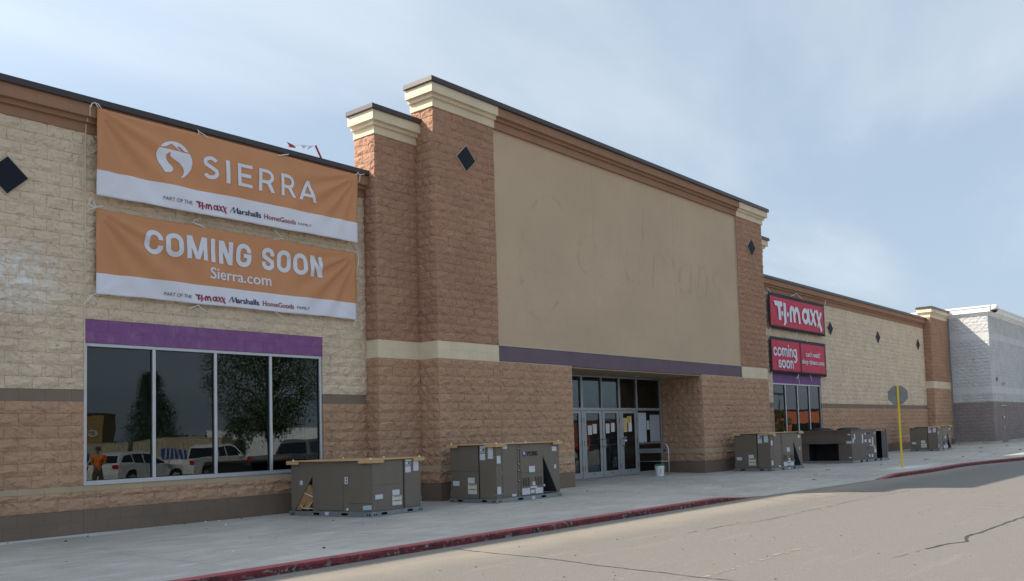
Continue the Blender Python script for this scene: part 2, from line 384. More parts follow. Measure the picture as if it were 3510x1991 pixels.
# ------------------------------------------------------------------ helpers
def link(o, parent=None):
    COL.objects.link(o)
    if parent is not None: o.parent = parent
    return o
def tag(o, label=None, cat=None, group=None, kind=None):
    if label: o['label'] = label
    if cat: o['category'] = cat
    if group: o['group'] = group
    if kind: o['kind'] = kind
    return o
def empty(name, loc=(0, 0, 0), rz=0, label=None, cat=None, group=None):
    o = bpy.data.objects.new(name, None); o.empty_display_size = .2
    o.location = loc; o.rotation_euler = (0, 0, rz)
    COL.objects.link(o)
    return tag(o, label, cat, group)
class MB:
    """collects shapes, builds one mesh object with one slot per material"""
    def __init__(s): s.v = []; s.f = []; s.mi = []; s.mats = []
    def mat(s, m):
        if m not in s.mats: s.mats.append(m)
        return s.mats.index(m)
    def add(s, vs, fs, m):
        b = len(s.v); i = s.mat(m); s.v += [tuple(v) for v in vs]
        for f in fs: s.f.append([b+k for k in f]); s.mi.append(i)
        return s
    def box(s, a, b, m):
        x0, y0, z0 = a; x1, y1, z1 = b
        vs = [(x0, y0, z0), (x1, y0, z0), (x1, y1, z0), (x0, y1, z0), (x0, y0, z1), (x1, y0, z1), (x1, y1, z1), (x0, y1, z1)]
        return s.add(vs, [(0, 3, 2, 1), (4, 5, 6, 7), (0, 1, 5, 4), (1, 2, 6, 5), (2, 3, 7, 6), (3, 0, 4, 7)], m)
    def prism(s, poly, y0, y1, m, axis='y'):
        """poly of (a, z) extruded along axis; a is x for axis y, y for axis x"""
        n = len(poly); area = sum(poly[i][0]*poly[(i+1) % n][1]-poly[(i+1) % n][0]*poly[i][1] for i in range(n))
        if area < 0: poly = poly[::-1]
        if axis == 'y': A = [(a, y0, z) for a, z in poly]; B = [(a, y1, z) for a, z in poly]
        elif axis == 'x': A = [(y1, a, z) for a, z in poly]; B = [(y0, a, z) for a, z in poly]
        else: A = [(a, b, y1) for a, b in poly]; B = [(a, b, y0) for a, b in poly]
        fs = [tuple(range(n)), tuple(range(2*n-1, n-1, -1))]
        for i in range(n):
            j = (i+1) % n; fs.append((i, n+i, n+j, j))
        return s.add(A+B, fs, m)
    def tube(s, pts, r, m, seg=8, caps=True):
        pts = [Vector(p) for p in pts]; rs = r if isinstance(r, (list, tuple)) else [r]*len(pts)
        vs = []; n = len(pts); prev = None
        for i, p in enumerate(pts):
            d = (pts[min(i+1, n-1)]-pts[max(i-1, 0)]).normalized()
            if prev is None:
                a = Vector((0, 0, 1)) if abs(d.z) < .9 else Vector((1, 0, 0)); u = d.cross(a).normalized()
            else:
                u = (prev-d*prev.dot(d)).normalized()
            prev = u; w = d.cross(u)
            for k in range(seg):
                t = 2*math.pi*k/seg; vs.append(p+(u*math.cos(t)+w*math.sin(t))*rs[i])
        fs = [(i*seg+k, i*seg+(k+1) % seg, (i+1)*seg+(k+1) % seg, (i+1)*seg+k) for i in range(n-1) for k in range(seg)]
        if caps: fs += [tuple(range(seg))[::-1], tuple((n-1)*seg+k for k in range(seg))]
        return s.add(vs, fs, m)
    def lathe(s, prof, c, m, seg=24):
        vs = []; 
        for r, z in prof:
            for k in range(seg):
                t = 2*math.pi*k/seg; vs.append((c[0]+r*math.cos(t), c[1]+r*math.sin(t), c[2]+z))
        fs = [(i*seg+k, i*seg+(k+1) % seg, (i+1)*seg+(k+1) % seg, (i+1)*seg+k) for i in range(len(prof)-1) for k in range(seg)]
        fs += [tuple(range(seg))[::-1], tuple((len(prof)-1)*seg+k for k in range(seg))]
        return s.add(vs, fs, m)
    def xf(s, mat):
        s.v = [tuple(mat @ Vector(v)) for v in s.v]; return s
    def build(s, name, parent=None, bevel=0, smooth=False):
        me = bpy.data.meshes.new(name); me.from_pydata(s.v, [], s.f)
        for m in s.mats: me.materials.append(m)
        me.polygons.foreach_set('material_index', s.mi)
        if smooth: me.polygons.foreach_set('use_smooth', [True]*len(s.f))
        me.update()
        o = bpy.data.objects.new(name, me); link(o, parent)
        if bevel:
            b = o.modifiers.new('b', 'BEVEL'); b.width = bevel; b.segments = 1; b.limit_method = 'ANGLE'
        return o
def sweep(path, prof, m, name, parent, closed_ends=True, extra=0.0):
    """profile [(projection, z)] swept along an (x, y) polyline; outward is to the right of the path direction"""
    n = len(path); P = [Vector(p) for p in path]; offs = []
    for i in range(n):
        ns = []
        if i > 0: d = (P[i]-P[i-1]).normalized(); ns.append(Vector((d.y, -d.x)))
        if i < n-1: d = (P[i+1]-P[i]).normalized(); ns.append(Vector((d.y, -d.x)))
        if len(ns) == 2: o = (ns[0]+ns[1]); o = o/(1+ns[0].dot(ns[1]))
        else: o = ns[0]
        offs.append(o)
    prof = [(p+extra, z) for p, z in prof]
    loop = prof+[(-.12, prof[-1][1]), (-.12, prof[0][1])]
    k = len(loop); vs = []
    for i in range(n):
        for p, z in loop: q = P[i]+offs[i]*p; vs.append((q.x, q.y, z))
    mb = MB(); fs = []
    for i in range(n-1):
        for j in range(k): fs.append((i*k+j, (i+1)*k+j, (i+1)*k+(j+1) % k, i*k+(j+1) % k))
    fs += [tuple(range(k))[::-1], tuple((n-1)*k+j for j in range(k))]
    mb.add(vs, fs, m)
    return mb.build(name, parent)

# ------------------------------------------------------------------ masonry
C8 = .2032
PIECES = {}          # building -> list of pieces
def project(p):
    d = Vector(p)-CAMP; z = d.dot(fwd)
    if z < .3: return None
    return (1755+CXP+F_PX*d.dot(rgt)/z, 995.5+CYP-F_PX*d.dot(upv)/z, z)
def clip(ivs, a, b):
    out = []
    for u, v in ivs:
        if b <= u or a >= v: out.append((u, v)); continue
        if a > u+1e-6: out.append((u, a))
        if b < v-1e-6: out.append((b, v))
    return out
def masonry(bld, wall, backing, org, ang, L, segs, openings=(), phase=0.0, unit=.4064, thick=.2, relief=1.0, backonly=False):
    """segs: (z0, z1, course height or None, 'rough'/'smooth', material); face starts at org going along ang, outward to its right"""
    ca, sa = math.cos(ang), math.sin(ang)
    nx, ny = sa, -ca                                    # outward normal
    ci = 0
    for z0, z1, ch, kind, mt in segs:
        # backing wall
        cuts = sorted({z0, z1}|{z for o in openings for z in (o[2], o[3]) if z0 < z < z1})
        for za, zb in zip(cuts, cuts[1:]):
            ivs = [(0, L)]
            for u0_, u1_, oz0, oz1 in openings:
                if oz0 <= za+1e-6 and oz1 >= zb-1e-6: ivs = clip(ivs, u0_, u1_)
            for a, b in ivs:
                v = []
                for zz_ in (za, zb):
                    a_ = a+.014 if a < 1e-6 else a; b_ = b-.014 if b > L-1e-6 else b
                    for u, w in ((a_, -.006), (b_, -.006), (b_, -thick), (a_, -thick)):
                        v.append((org[0]+ca*u+nx*w, org[1]+sa*u+ny*w, zz_))
                backing.add(v, [(0, 3, 2, 1), (4, 5, 6, 7), (0, 1, 5, 4), (1, 2, 6, 5), (2, 3, 7, 6), (3, 0, 4, 7)], M[mt])
        if backonly: continue
        zs = [z0]
        if ch is None: zs.append(z1)
        else:
            nrow = max(1, round((z1-z0)/ch)); zs = [z0+(z1-z0)*i/nrow for i in range(nrow+1)]
        for za, zb in zip(zs, zs[1:]):
            zc = (za+zb)/2
            row = int(round(za/C8-.01)) if unit < .5 else int(round(za/(2*C8)))
            off = phase+(unit/2 if row % 2 else 0)
            ivs = [(0, L)]
            for u0_, u1_, oz0, oz1 in openings:
                if oz0 < zc < oz1: ivs = clip(ivs, u0_, u1_)
            for a, b in ivs:
                k = math.floor((a-off)/unit)+1
                e = [a]
                while off+k*unit < b-.03:
                    if off+k*unit > a+.03: e.append(off+k*unit)
                    k += 1
                e.append(b)
                for p, q in zip(e, e[1:]):
                    u = (p+q)/2
                    PIECES.setdefault(bld, []).append((org[0]+ca*u, org[1]+sa*u, zc, ang, q-p, zb-za, kind, mt, wall, relief))
def piece_mesh(w, h, kind, seed, relief=1.0):
    rr = random.Random(seed)
    g = .0024
    if kind == 'smooth':
        x, z = w/2-.0013, h/2-.0013
        vs = [(-x, -.0, -z), (x, 0, -z), (x, 0, z), (-x, 0, z), (-x, .010, -z), (x, .010, -z), (x, .010, z), (-x, .010, z)]
        return vs, [(0, 1, 2, 3), (0, 4, 5, 1), (1, 5, 6, 2), (2, 6, 7, 3), (3, 7, 4, 0)]
    nx = 4 if w > .3 else (3 if w > .15 else 2); nz = 3 if h > .15 else 2
    if w > .6: nx = 7; nz = 5
    vs = []; X = w/2-g; Z = h/2-g
    for j in range(nz+1):
        for i in range(nx+1):
            x = -X+2*X*i/nx; z = -Z+2*Z*j/nz
            edge = i in (0, nx) or j in (0, nz)
            if edge:
                y = -.0-rr.random()**2*.016
                if not (i in (0, nx)): x += (rr.random()-.5)*w*.08
            else:
                y = -.006-rr.random()*.036; x += (rr.random()-.5)*w*.14; z += (rr.random()-.5)*h*.30
            vs.append((x, y*relief, z))
    fs = []
    for j in range(nz):
        for i in range(nx):
            a = j*(nx+1)+i; q = (a, a+1, a+nx+2, a+nx+1)
            if rr.random() < .5: fs += [(q[0], q[1], q[2]), (q[0], q[2], q[3])]
            else: fs += [(q[0], q[1], q[3]), (q[1], q[2], q[3])]
    ring = [i for i in range(nx+1)]+[j*(nx+1)+nx for j in range(1, nz+1)]+[nz*(nx+1)+i for i in range(nx-1, -1, -1)]+[j*(nx+1) for j in range(nz-1, 0, -1)]
    b = len(vs)
    for r_ in ring: vs.append((vs[r_][0], .012, vs[r_][2]))
    n = len(ring)
    for i in range(n): fs.append((ring[i], b+i, b+(i+1) % n, ring[(i+1) % n]))
    return vs, fs
def lay_blocks(bld, root, keep=300, hidden=lambda p: False):
    lst = PIECES[bld]; sc = []
    for i, p in enumerate(lst):
        q = project(p[:3])
        s = 0
        if q and -20 < q[0] < 3530 and -20 < q[1] < 2011 and not hidden(p):
            n = Vector((math.sin(p[3]), -math.cos(p[3]), 0)); v = (CAMP-Vector(p[:3])).normalized()
            s = max(0, n.dot(v))*p[4]*p[5]/q[2]**2
        sc.append((s, i))
    sc.sort(reverse=True)
    chosen = [i for s, i in sc[:keep] if s > 0]; cs = set(chosen)
    cache = {}
    for i in chosen:
        x, y, z, ang, w, h, kind, mt, wall, rel = lst[i]
        key = (round(w, 3), round(h, 3), kind, rnd.randrange(12 if kind == 'rough' else 1))
        if key not in cache:
            vs, fs = piece_mesh(w, h, kind, zlib.crc32(repr(key[:3]).encode())+key[3], rel)
            me = bpy.data.meshes.new('block'); me.from_pydata(vs, [], fs); me.materials.append(M[mt]); me.update(); cache[key] = me
        o = bpy.data.objects.new('block', cache[key]); o.location = (x, y, z); o.rotation_euler = (0, 0, ang)
        o.parent = wall; COL.objects.link(o)
        o.material_slots[0].link = 'OBJECT'; o.material_slots[0].material = M[mt]
    mb = MB(); tone = []; lib = {}
    for i, p in enumerate(lst):
        if i in cs: continue
        x, y, z, ang, w, h, kind, mt, wall, rel = p
        key = (round(w, 3), round(h, 3), kind, rnd.randrange(24) if kind == 'rough' else 0, rel)
        if key not in lib: lib[key] = piece_mesh(w, h, kind, zlib.crc32(repr(key).encode()), rel)
        vs, fs = lib[key]; ca, sa = math.cos(ang), math.sin(ang)
        mb.add([(x+ca*a-sa*b, y+sa*a+ca*b, z+c) for a, b, c in vs], fs, M[mt])
        t = rnd.random(); t = t*t
        tone += [t]*len(fs)
    o = mb.build('block_courses', root); o['kind'] = 'stuff'
    at = o.data.attributes.new('tone', 'FLOAT', 'FACE'); at.data.foreach_set('value', tone)
    return o

# ------------------------------------------------------------------ ground, road, sidewalk, kerb
def lerp_tab(t, x):
    if x <= t[0][0]: return t[0][1]
    for (a, b), (c, d) in zip(t, t[1:]):
        if x <= c: return b+(d-b)*(x-a)/(c-a)
    return t[-1][1]
EDGE = [(-40, -6.88), (17, -6.88), (18.4, -6.93), (24.7, -7.32), (28.5, -7.57), (32.3, -7.56), (34.5, -7.85), (37.6, -8.4), (41, -9.3), (46, -11.2), (55, -15.5), (70, -24), (95, -40)]
HF = [(16.4, 1), (18.3, 0), (24.6, 0), (26.3, 1)]
edge = lambda x: lerp_tab(EDGE, x)
def smooth(t): t = max(0, min(1, t)); return t*t*(3-2*t)
hf = lambda x: smooth(lerp_tab(HF, x))
def ground_z(y): return -.1-.012*max(0, min(-7-y, 42))
g = MB()
ys = [-3000, -49, -28, -7, 60, 3000]; xs = [-3000, -60, 0, 60, 200, 3000]
g.add([(x, y, ground_z(y)) for y in ys for x in xs], [(j*6+i, j*6+i+1, j*6+i+7, j*6+i+6) for j in range(5) for i in range(5)], M['road'])
tag(g.build('road'), kind='structure')
def walk_z(x, y):
    e = edge(x); z = 0
    z -= .098*(1-hf(x))*smooth((-4.6-y)/(-4.6-e))
    if 19.28 < x < 26.27 and y > -.95: z += .045*min(1, (y+.95)/1.4)
    if x > 46: z += .10*min(1, (x-46)/10)
    return z
g = MB(); xs = sorted(set([-30+i*1.0 for i in range(0, 110)]+[16+i*.25 for i in range(0, 48)]+[19.281, 26.269, 19.279, 26.271]))
ts = [0, .06, .12, .2, .35, .5, .65, .75, .82, .88, .94, 1]
rows = []
for x in xs:
    y0 = .66 if x < 57.4 else -2.7; y1 = edge(x)+.15 if hf(x) > .001 else edge(x)
    yy = [y0, -.2, -.9, -1.0]+[-1.0+(y1+1.0)*t for t in ts[1:]] if x < 57.4 else [y0, y0-.1, y0-.2, y0-.3]+[y0-.3+(y1-y0+.3)*t for t in ts[1:]]
    rows.append([(x, y, walk_z(x, y)) for y in yy])
k = len(rows[0]); g.add([p for r_ in rows for p in r_], [(i*k+j+1, (i+1)*k+j+1, (i+1)*k+j, i*k+j) for i in range(len(rows)-1) for j in range(k-1)], M['concrete'])
tag(g.build('sidewalk', smooth=True), kind='structure')
def kerb_run(xa, xb, name):
    root = None; x = xa
    while x < xb-.01:
        x2 = min(x+3.05, xb); mb = MB(); n = 14; k = 0; vs = []
        for i in range(n+1):
            xx = x+.004+(x2-x-.008)*i/n; e = edge(xx); h = -.1+.1*hf(xx); lift = .10*min(1, max(0, (xx-46)/10))
            w = .15
            jj = .004*math.sin(xx*7.3)+.003*math.sin(xx*19)
            zb = ground_z(e)-.05
            prof = [(e-.012, zb), (e+.0+jj, max(h-.035, zb+.01)), (e+.012+jj, max(h-.012, zb+.012)), (e+.035, h+.001), (e+w, h+.001), (e+w, zb)]
            vs += [(xx, a, b+lift) for a, b in prof]; k = len(prof)
        fs = [(i*k+j, (i+1)*k+j, (i+1)*k+(j+1) % k, i*k+(j+1) % k) for i in range(n) for j in range(k)]
        fs += [tuple(range(k)), tuple(n*k+j for j in range(k))[::-1]]
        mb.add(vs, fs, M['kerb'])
        if root is None:
            root = tag(mb.build(name), kind='structure')
        else: mb.build('kerb_section', root)
        x = x2
kerb_run(-12.2+.9, 18.2, 'kerb')
kerb_run(24.75, 70, 'kerb')
def ribbon(pts, w, name, m, dz, jag=.0, gaps=0):
    mb = MB(); P = []
    for (a, b), (c, d) in zip(pts, pts[1:]):
        n = max(2, int(math.hypot(c-a, d-b)/.06))
        for i in range(n): P.append((a+(c-a)*i/n, b+(d-b)*i/n))
    P.append(pts[-1]); vs = []; n = len(P); off = 0
    for i, (x, y) in enumerate(P):
        q = P[min(i+1, n-1)]; o = P[max(i-1, 0)]; d = Vector((q[0]-o[0], q[1]-o[1])).normalized()
        off = off*.8+(rnd.random()-.5)*jag
        ww = w*(.5+rnd.random()*.7)
        for s_ in (-1, 1):
            X = x-d.y*(s_*ww/2+off); Y = y+d.x*(s_*ww/2+off); vs.append((X, Y, ground_z(Y)+dz))
    fs = [(2*i, 2*i+2, 2*i+3, 2*i+1) for i in range(n-1) if not gaps or rnd.random() > gaps]
    mb.add(vs, fs, m); return tag(mb.build(name), kind='structure')
ribbon([(8.77, -7.08), (8.68, -7.75), (8.64, -8.74), (8.5, -9.71), (8.38, -10.79), (8.2, -13), (8.3, -18)], .022, 'road_crack', M['crack'], .004, .02)
ribbon([(10.62, -12.42), (11.01, -12.48), (11.54, -12.54)], .014, 'road_crack', M['crack'], .004, .02, .2)
ribbon([(11.54, -12.54), (12.11, -12.6), (12.47, -12.74), (13.02, -12.63), (13.7, -12.68), (14.33, -12.7), (15.97, -12.73), (24, -12.9)], .045, 'road_crack', M['crack'], .004, .03)
ribbon([(11.6, -9.02), (12.38, -9.05), (12.84, -9.07), (13.54, -9.23), (14.21, -9.24), (15.3, -9.21), (16.39, -9.23), (18.56, -9.16), (21, -9.3)], .016, 'road_crack', M['crack'], .004, .03, .25)
ribbon([(8.3, -11.2), (9.5, -11.17), (11.2, -11.2)], .05, 'road_scuff', M['paleline'], .004, .06, .55)
for i in range(5):
    ribbon([(17.5+i*.75+.1, -7.36), (17.42+i*.78, -8.2-.1*i)], .055, 'road_scuff', M['paleline'], .004, .01, .1)
for i in range(3):
    ribbon([(18.4-i*.6, -11.6), (18.2-i*.6, -12.4)], .05, 'road_scuff', M['paleline'], .004, .01, .2)

# ------------------------------------------------------------------ brown and tan department store
store = empty('store_building', (22.8, .3, 0), 0, 'long brown and tan block store with a tall beige sign panel over its recessed entrance', 'store')
store_inv = Matrix.Translation((-22.8, -.3, 0))
def sp(mb, name, bevel=0, parent=None, smooth=False):
    """build a world-space mesh as a part of the store"""
    o = mb.build(name, parent or store, bevel, smooth)
    if parent is None: o.matrix_parent_inverse = store_inv
    return o
def base_segs(rough): return [(0, .4064, C8, 'smooth', 'base'), (.4064, .6096, C8, 'rough', rough), (.6096, .7112, None, 'rough', rough), (.7112, .8128, None, 'smooth', 'sill')]
def wall_segs(top, base=.4064):
    s = base_segs('brown_rough')
    return s+[(.8128, 2.2352, C8, 'rough', 'brown_rough'), (2.2352, 2.4384, None, 'smooth', 'band'), (2.4384, top, C8, 'rough', 'tan_rough')]
def tower_segs(top): return base_segs('brown_rough')+[(.8128, 3.2512, C8, 'rough', 'brown_rough'), (3.2512, 3.6576, C8, 'smooth', 'cream'), (3.6576, top, C8, 'rough', 'tower_rough')]
low_segs = base_segs('brown_rough')+[(.8128, 3.2512, C8, 'rough', 'brown_rough')]
def wall_part(name, calls):
    """calls: list of masonry argument tuples; makes a backing part and queues its blocks"""
    mb = MB(); holder = []
    class W: pass
    o = bpy.data.objects.new(name, bpy.data.meshes.new(name)); link(o, store); o.matrix_parent_inverse = store_inv
    for c_ in calls: masonry('store', o, mb, *c_[0], **c_[1])
    t = mb.build(name+'_tmp'); o.data = t.data; bpy.data.objects.remove(t)
    return o
XL, XR, XA, X12 = 7.05, 11.927, 13.105, 14.347
XS, XE0, XE1, XT0, XT1 = 16.397, 19.276, 26.271, 29.185, 31.241
XA2, XW0, XW1 = 53.957, 33.715, 38.592
HN = -math.pi/2
WIN = (0, XR-XL, .8128, 3.2512); LIN = (0, XR-XL, 3.2512, 3.6576)
wall_part('wall', [(((-1.0, 0), 0, XL+1.0, wall_segs(6.909)), dict(phase=XL+1.0)), (((-16, 0), 0, 15.0, wall_segs(6.909)), dict(backonly=True))])
wall_part('wall', [(((XL, 0), 0, XA-XL, wall_segs(6.909), (WIN, LIN)), dict(phase=0))])
wall_part('lintel', [(((XL, 0), 0, XR-XL, [(3.2512, 3.6576, C8, 'smooth', 'purple')]), dict(phase=.2))])
wall_part('pilaster', [(((XA, .30), HN, .70, tower_segs(8.316)), dict(phase=.30)), (((XA, -.40), 0, X12-XA, tower_segs(8.316)), dict(phase=0, thick=.7))])
wall_part('pilaster', [(((X12, -.28), HN, .72, tower_segs(9.124)), dict(phase=.315)), (((X12, -1.0), 0, XS-X12, tower_segs(9.124)), dict(phase=.2, thick=.72))])
wall_part('entrance_wall', [(((XS, -1.0), 0, XE0-XS, low_segs), dict(phase=.1, thick=1.64)), (((XE0, -1.0), -HN, 1.65, low_segs), dict(backonly=True))])
wall_part('entrance_wall', [(((XE1, .65), HN, 1.65, low_segs), dict(phase=.03)), (((XE1, -1.0), 0, XT0-XE1, low_segs), dict(phase=0, thick=1.64))])
wall_part('pilaster', [(((XT0, -1.0), 0, XT1-XT0, tower_segs(9.124)), dict(phase=.2, thick=.72)), (((XT1, -1.0), -HN, .72, tower_segs(9.124)), dict(backonly=True))])
wall_part('pilaster', [(((XT1, -.40), 0, 1.25, tower_segs(8.316)), dict(phase=0, thick=.7)), (((XT1+1.25, -.40), -HN, .7, tower_segs(8.316)), dict(backonly=True))])
sg = wall_segs(6.947)
sg = [(a, b, c_, d, e) for a, b, c_, d, e in sg]
wall_part('wall', [(((XT1+1.25, 0), 0, XA2-XT1-1.25, sg, ((XW0-XT1-1.25, XW1-XT1-1.25, .8128, 3.2512), (XW0-XT1-1.25, XW1-XT1-1.25, 3.2512, 3.6576))), dict(phase=XW0-XT1-1.25))])
wall_part('lintel', [(((XW0, 0), 0, XW1-XW0, [(3.2512, 3.6576, C8, 'smooth', 'plum2')]), dict(phase=.2))])
t3 = base_segs('brown_rough')+[(.8128, 3.4371, C8, 'rough', 'brown_rough'), (3.4371, 3.8435, C8, 'smooth', 'cream'), (3.8435, 7.561, C8, 'rough', 'tower_rough')]
wall_part('pilaster', [(((XA2, .25), HN, .70, t3), dict(phase=.3)), (((XA2, -.45), 0, 57.40-XA2, t3), dict(phase=0, thick=.7))])
def prof(b, t, q=1.0):
    return [(.03*q, b), (.03*q, t-.42), (.095*q, t-.415), (.095*q, t-.335), (.18*q, t-.33), (.18*q, t-.112)]
def cop(t, q=.23): return [(q, t-.112), (q+.006, t), ]
def cornice(path, b, t, m, q=1.0, extra=0.0, coping=True):
    o = sweep(path, prof(b, t, q), M[m], 'cornice', store, extra=extra); o.matrix_parent_inverse = store_inv
    if coping:
        c_ = sweep(path, [(-.0, t-.114), (.18*q+.05, t-.114), (.18*q+.055, t-.10), (.18*q+.05, t)], M['coping'], 'coping', store, extra=0); c_.matrix_parent_inverse = store_inv
cornice([(-16, 0), (XA-.001, 0)], 6.909, 7.49, 'cornice')
cornice([(XA, .30), (XA, -.40), (X12-.001, -.40)], 8.316, 8.91, 'cream')
cornice([(X12, -.28), (X12, -1.0), (XS, -1.0)], 9.124, 9.732, 'cream', extra=.015, coping=False)
cornice([(XS, -1.0), (XT0, -1.0)], 9.124, 9.732, 'cornice', coping=False)
cornice([(XT0, -1.0), (XT1, -1.0), (XT1, -.28)], 9.124, 9.732, 'cream', extra=.015, coping=False)
c_ = sweep([(X12, -.28), (X12, -1.0), (XT1, -1.0), (XT1, -.28)], [(0, 9.618), (.245, 9.618), (.25, 9.632), (.245, 9.74)], M['coping'], 'coping', store); c_.matrix_parent_inverse = store_inv
cornice([(XT1+.001, -.40), (XT1+1.25, -.40), (XT1+1.25, .3)], 8.316, 8.91, 'cream')
cornice([(XT1+1.25, 0), (XA2-.001, 0)], 6.947, 7.56, 'cornice')
cornice([(XA2, .25), (XA2, -.45), (57.39, -.45)], 7.561, 8.19, 'cream', q=.8)
# parapet tops and roofs
mb = MB()
for a, b, y0, y1, z in ((-16, XA, .01, .42, 7.478), (XA+.0, X12, -.39, .42, 8.898), (X12, XT1, -.99, -.16, 9.728), (XT1, XT1+1.25, -.39, .42, 8.898), (XT1+1.25, XA2, .01, .42, 7.548), (XA2, 57.38, -.44, .35, 8.178)):
    mb.box((a, y0, z-.10), (b, y1, z), M['coping'])
sp(mb, 'coping')
mb = MB()
mb.box((-16, .15, 6.3), (XA, 15, 6.5), M['roof']); mb.box((XA, .2, 6.31), (XT1+1.2, 15, 6.51), M['roof']); mb.box((XT1+1.2, .15, 6.3), (57.3, 15, 6.5), M['roof'])
sp(mb, 'roof')
mb = MB()
mb.box((-16, 14.8, 0), (57.3, 15, 7.3), M['tan_rough']); mb.box((-16, .2, 0), (-15.8, 14.8, 7.3), M['tan_rough']); mb.box((57.1, .3, 0), (57.3, 14.8, 7.3), M['tan_rough'])
mb.box((-16, .21, 6.909), (XA, .41, 7.40), M['cornice']); mb.box((XT1+1.25, .21, 6.947), (XA2, .41, 7.46), M['cornice'])
mb.box((XA+.05, .2, 6.6), (XA+.25, .28, 8.6), M['tower_rough'])
mb.box((XA, .75, 3.4), (XT1+1.2, .95, 6.4), M['dark'])
sp(mb, 'rear_wall')
# caulked control joint between the two left wall panels
mb = MB()
for y, a, b in ((-.020, 2.44, 6.90), (-.036, 6.90, 7.06), (-.101, 7.085, 7.15), (-.186, 7.17, 7.37), (-.020, .82, .83)):
    mb.box((XL-.007, y-.004, a), (XL+.007, y+.03, b), M['cream'])
sp(mb, 'control_joint')
# beige panel, plum band, trims, soffit
mb = MB(); mb.box((XS+.03, -.955, 3.70), (XT0-.03, -.30, 9.124), M['stucco'])
for x in (XS+4.15, XS+8.5): mb.box((x-.004, -.958, 3.72), (x+.004, -.95, 9.12), M['stucco_edge'])
sp(mb, 'stucco_panel')
mb = MB(); mb.box((XS+.002, -.985, 3.6576), (XT0-.002, -.31, 3.70), M['stucco_edge'])
mb.box((XS+.002, -.985, 3.701), (XS+.03, -.31, 9.12), M['stucco_edge']); mb.box((XT0-.03, -.985, 3.701), (XT0-.002, -.31, 9.12), M['stucco_edge'])
sp(mb, 'panel_trim')
mb = MB(); mb.box((XS+.004, -.975, 3.255), (XT0-.004, -.30, 3.656), M['plum'])
sp(mb, 'fascia_band')
mb = MB(); mb.box((XE0, -.96, 3.215), (XE1, .80, 3.245), M['soffit']); so = sp(mb, 'soffit')
mb = MB(); mb.box((XS, -1.012, 3.2512), (XE0, -.98, 3.262), M['cream']); mb.box((XE1, -1.012, 3.2512), (XT0, -.98, 3.262), M['cream']); sp(mb, 'wall_cap')
for x in (20.9, 22.57, 24.23, 25.95):
    mb = MB(); mb.lathe([(.10, -.004), (.10, .0), (.075, .001)], (x, .22, 3.213), M['lampw'], 20)
    sp(mb, 'soffit_light', parent=None)
# ghost marks left on the panel by removed letters
def stroke_quads(pts, w, y, mb, m, th=.003, cap=True):
    """flat stroke in the xz plane, a prism th thick behind y"""
    P = [Vector(p) for p in pts]; n = len(P); Lf, Rt = [], []
    for i in range(n):
        d = (P[min(i+1, n-1)]-P[max(i-1, 0)]).normalized(); nn = Vector((-d.y, d.x))
        if 0 < i < n-1:
            d1 = (P[i]-P[i-1]).normalized(); d2 = (P[i+1]-P[i]).normalized(); c_ = max(.5, (d1+d2).length/2); k = 1/c_
        else: k = 1
        ww = w[i] if isinstance(w, (list, tuple)) else w
        Lf.append(P[i]+nn*ww/2*k); Rt.append(P[i]-nn*ww/2*k)
    vs = []
    for a, b in zip(Lf, Rt):
        vs += [(a.x, y, a.y), (b.x, y, b.y), (a.x, y+th, a.y), (b.x, y+th, b.y)]
    fs = []
    for i in range(n-1):
        a, b = 4*i, 4*i+4
        fs += [(a, b, b+1, a+1), (a, a+2, b+2, b), (a+1, b+1, b+3, a+3)]
    mb.add(vs, fs, m)
def arc(cx, cz, rx, rz, a0, a1, n=16): return [(cx+rx*math.cos(R(a0+(a1-a0)*i/n)), cz+rz*math.sin(R(a0+(a1-a0)*i/n))) for i in range(n+1)]
mb = MB(); rh = random.Random(3)
gy = -.9575
def slant(pts): return [(x+.16*(z-6), z) for x, z in pts]
for pts in (arc(18.35, 6.15, 1.0, 1.70, 55, 300, 30), [(18.5, 6.1), (19.05, 6.05), (19.0, 5.0), (18.6, 4.5)], arc(20.15, 6.5, .42, .55, 0, 360, 20), [(21.1, 7.15), (21.05, 5.9)], arc(21.4, 6.7, .35, .42, 40, 170, 10),
            arc(22.45, 6.5, .42, .55, 0, 360, 20), [(22.9, 8.3), (22.88, 5.9)], [(23.6, 7.0), (23.6, 5.9)], arc(23.88, 6.7, .28, .35, 0, 180, 10), [(24.16, 6.7), (24.16, 5.9)], arc(24.44, 6.7, .28, .35, 0, 180, 10), [(24.72, 6.7), (24.72, 5.9)],
            arc(25.5, 6.4, .36, .5, 0, 360, 18), [(25.88, 6.95), (25.88, 5.9)], [(26.4, 6.95), (26.4, 5.9)], arc(26.68, 6.6, .27, .35, 0, 180, 10), [(26.95, 6.6), (26.95, 5.9)], arc(27.6, 6.68, .25, .25, 60, 240, 10), arc(27.55, 6.15, .27, .25, 60, -120, 10)):
    mb = MB(); gy -= .0002; k0 = len(mb.f); stroke_quads(slant(pts), .11, gy, mb, M['stucco_mark'], .002); keep = [rh.random() < .62 for _ in range((len(mb.f)-k0)//3)]; mb.f = mb.f[:k0]+[f for i, f in enumerate(mb.f[k0:]) if keep[i//3]]; mb.mi = mb.mi[:len(mb.f)]; sp(mb, 'sign_ghost')['kind'] = 'stuff'
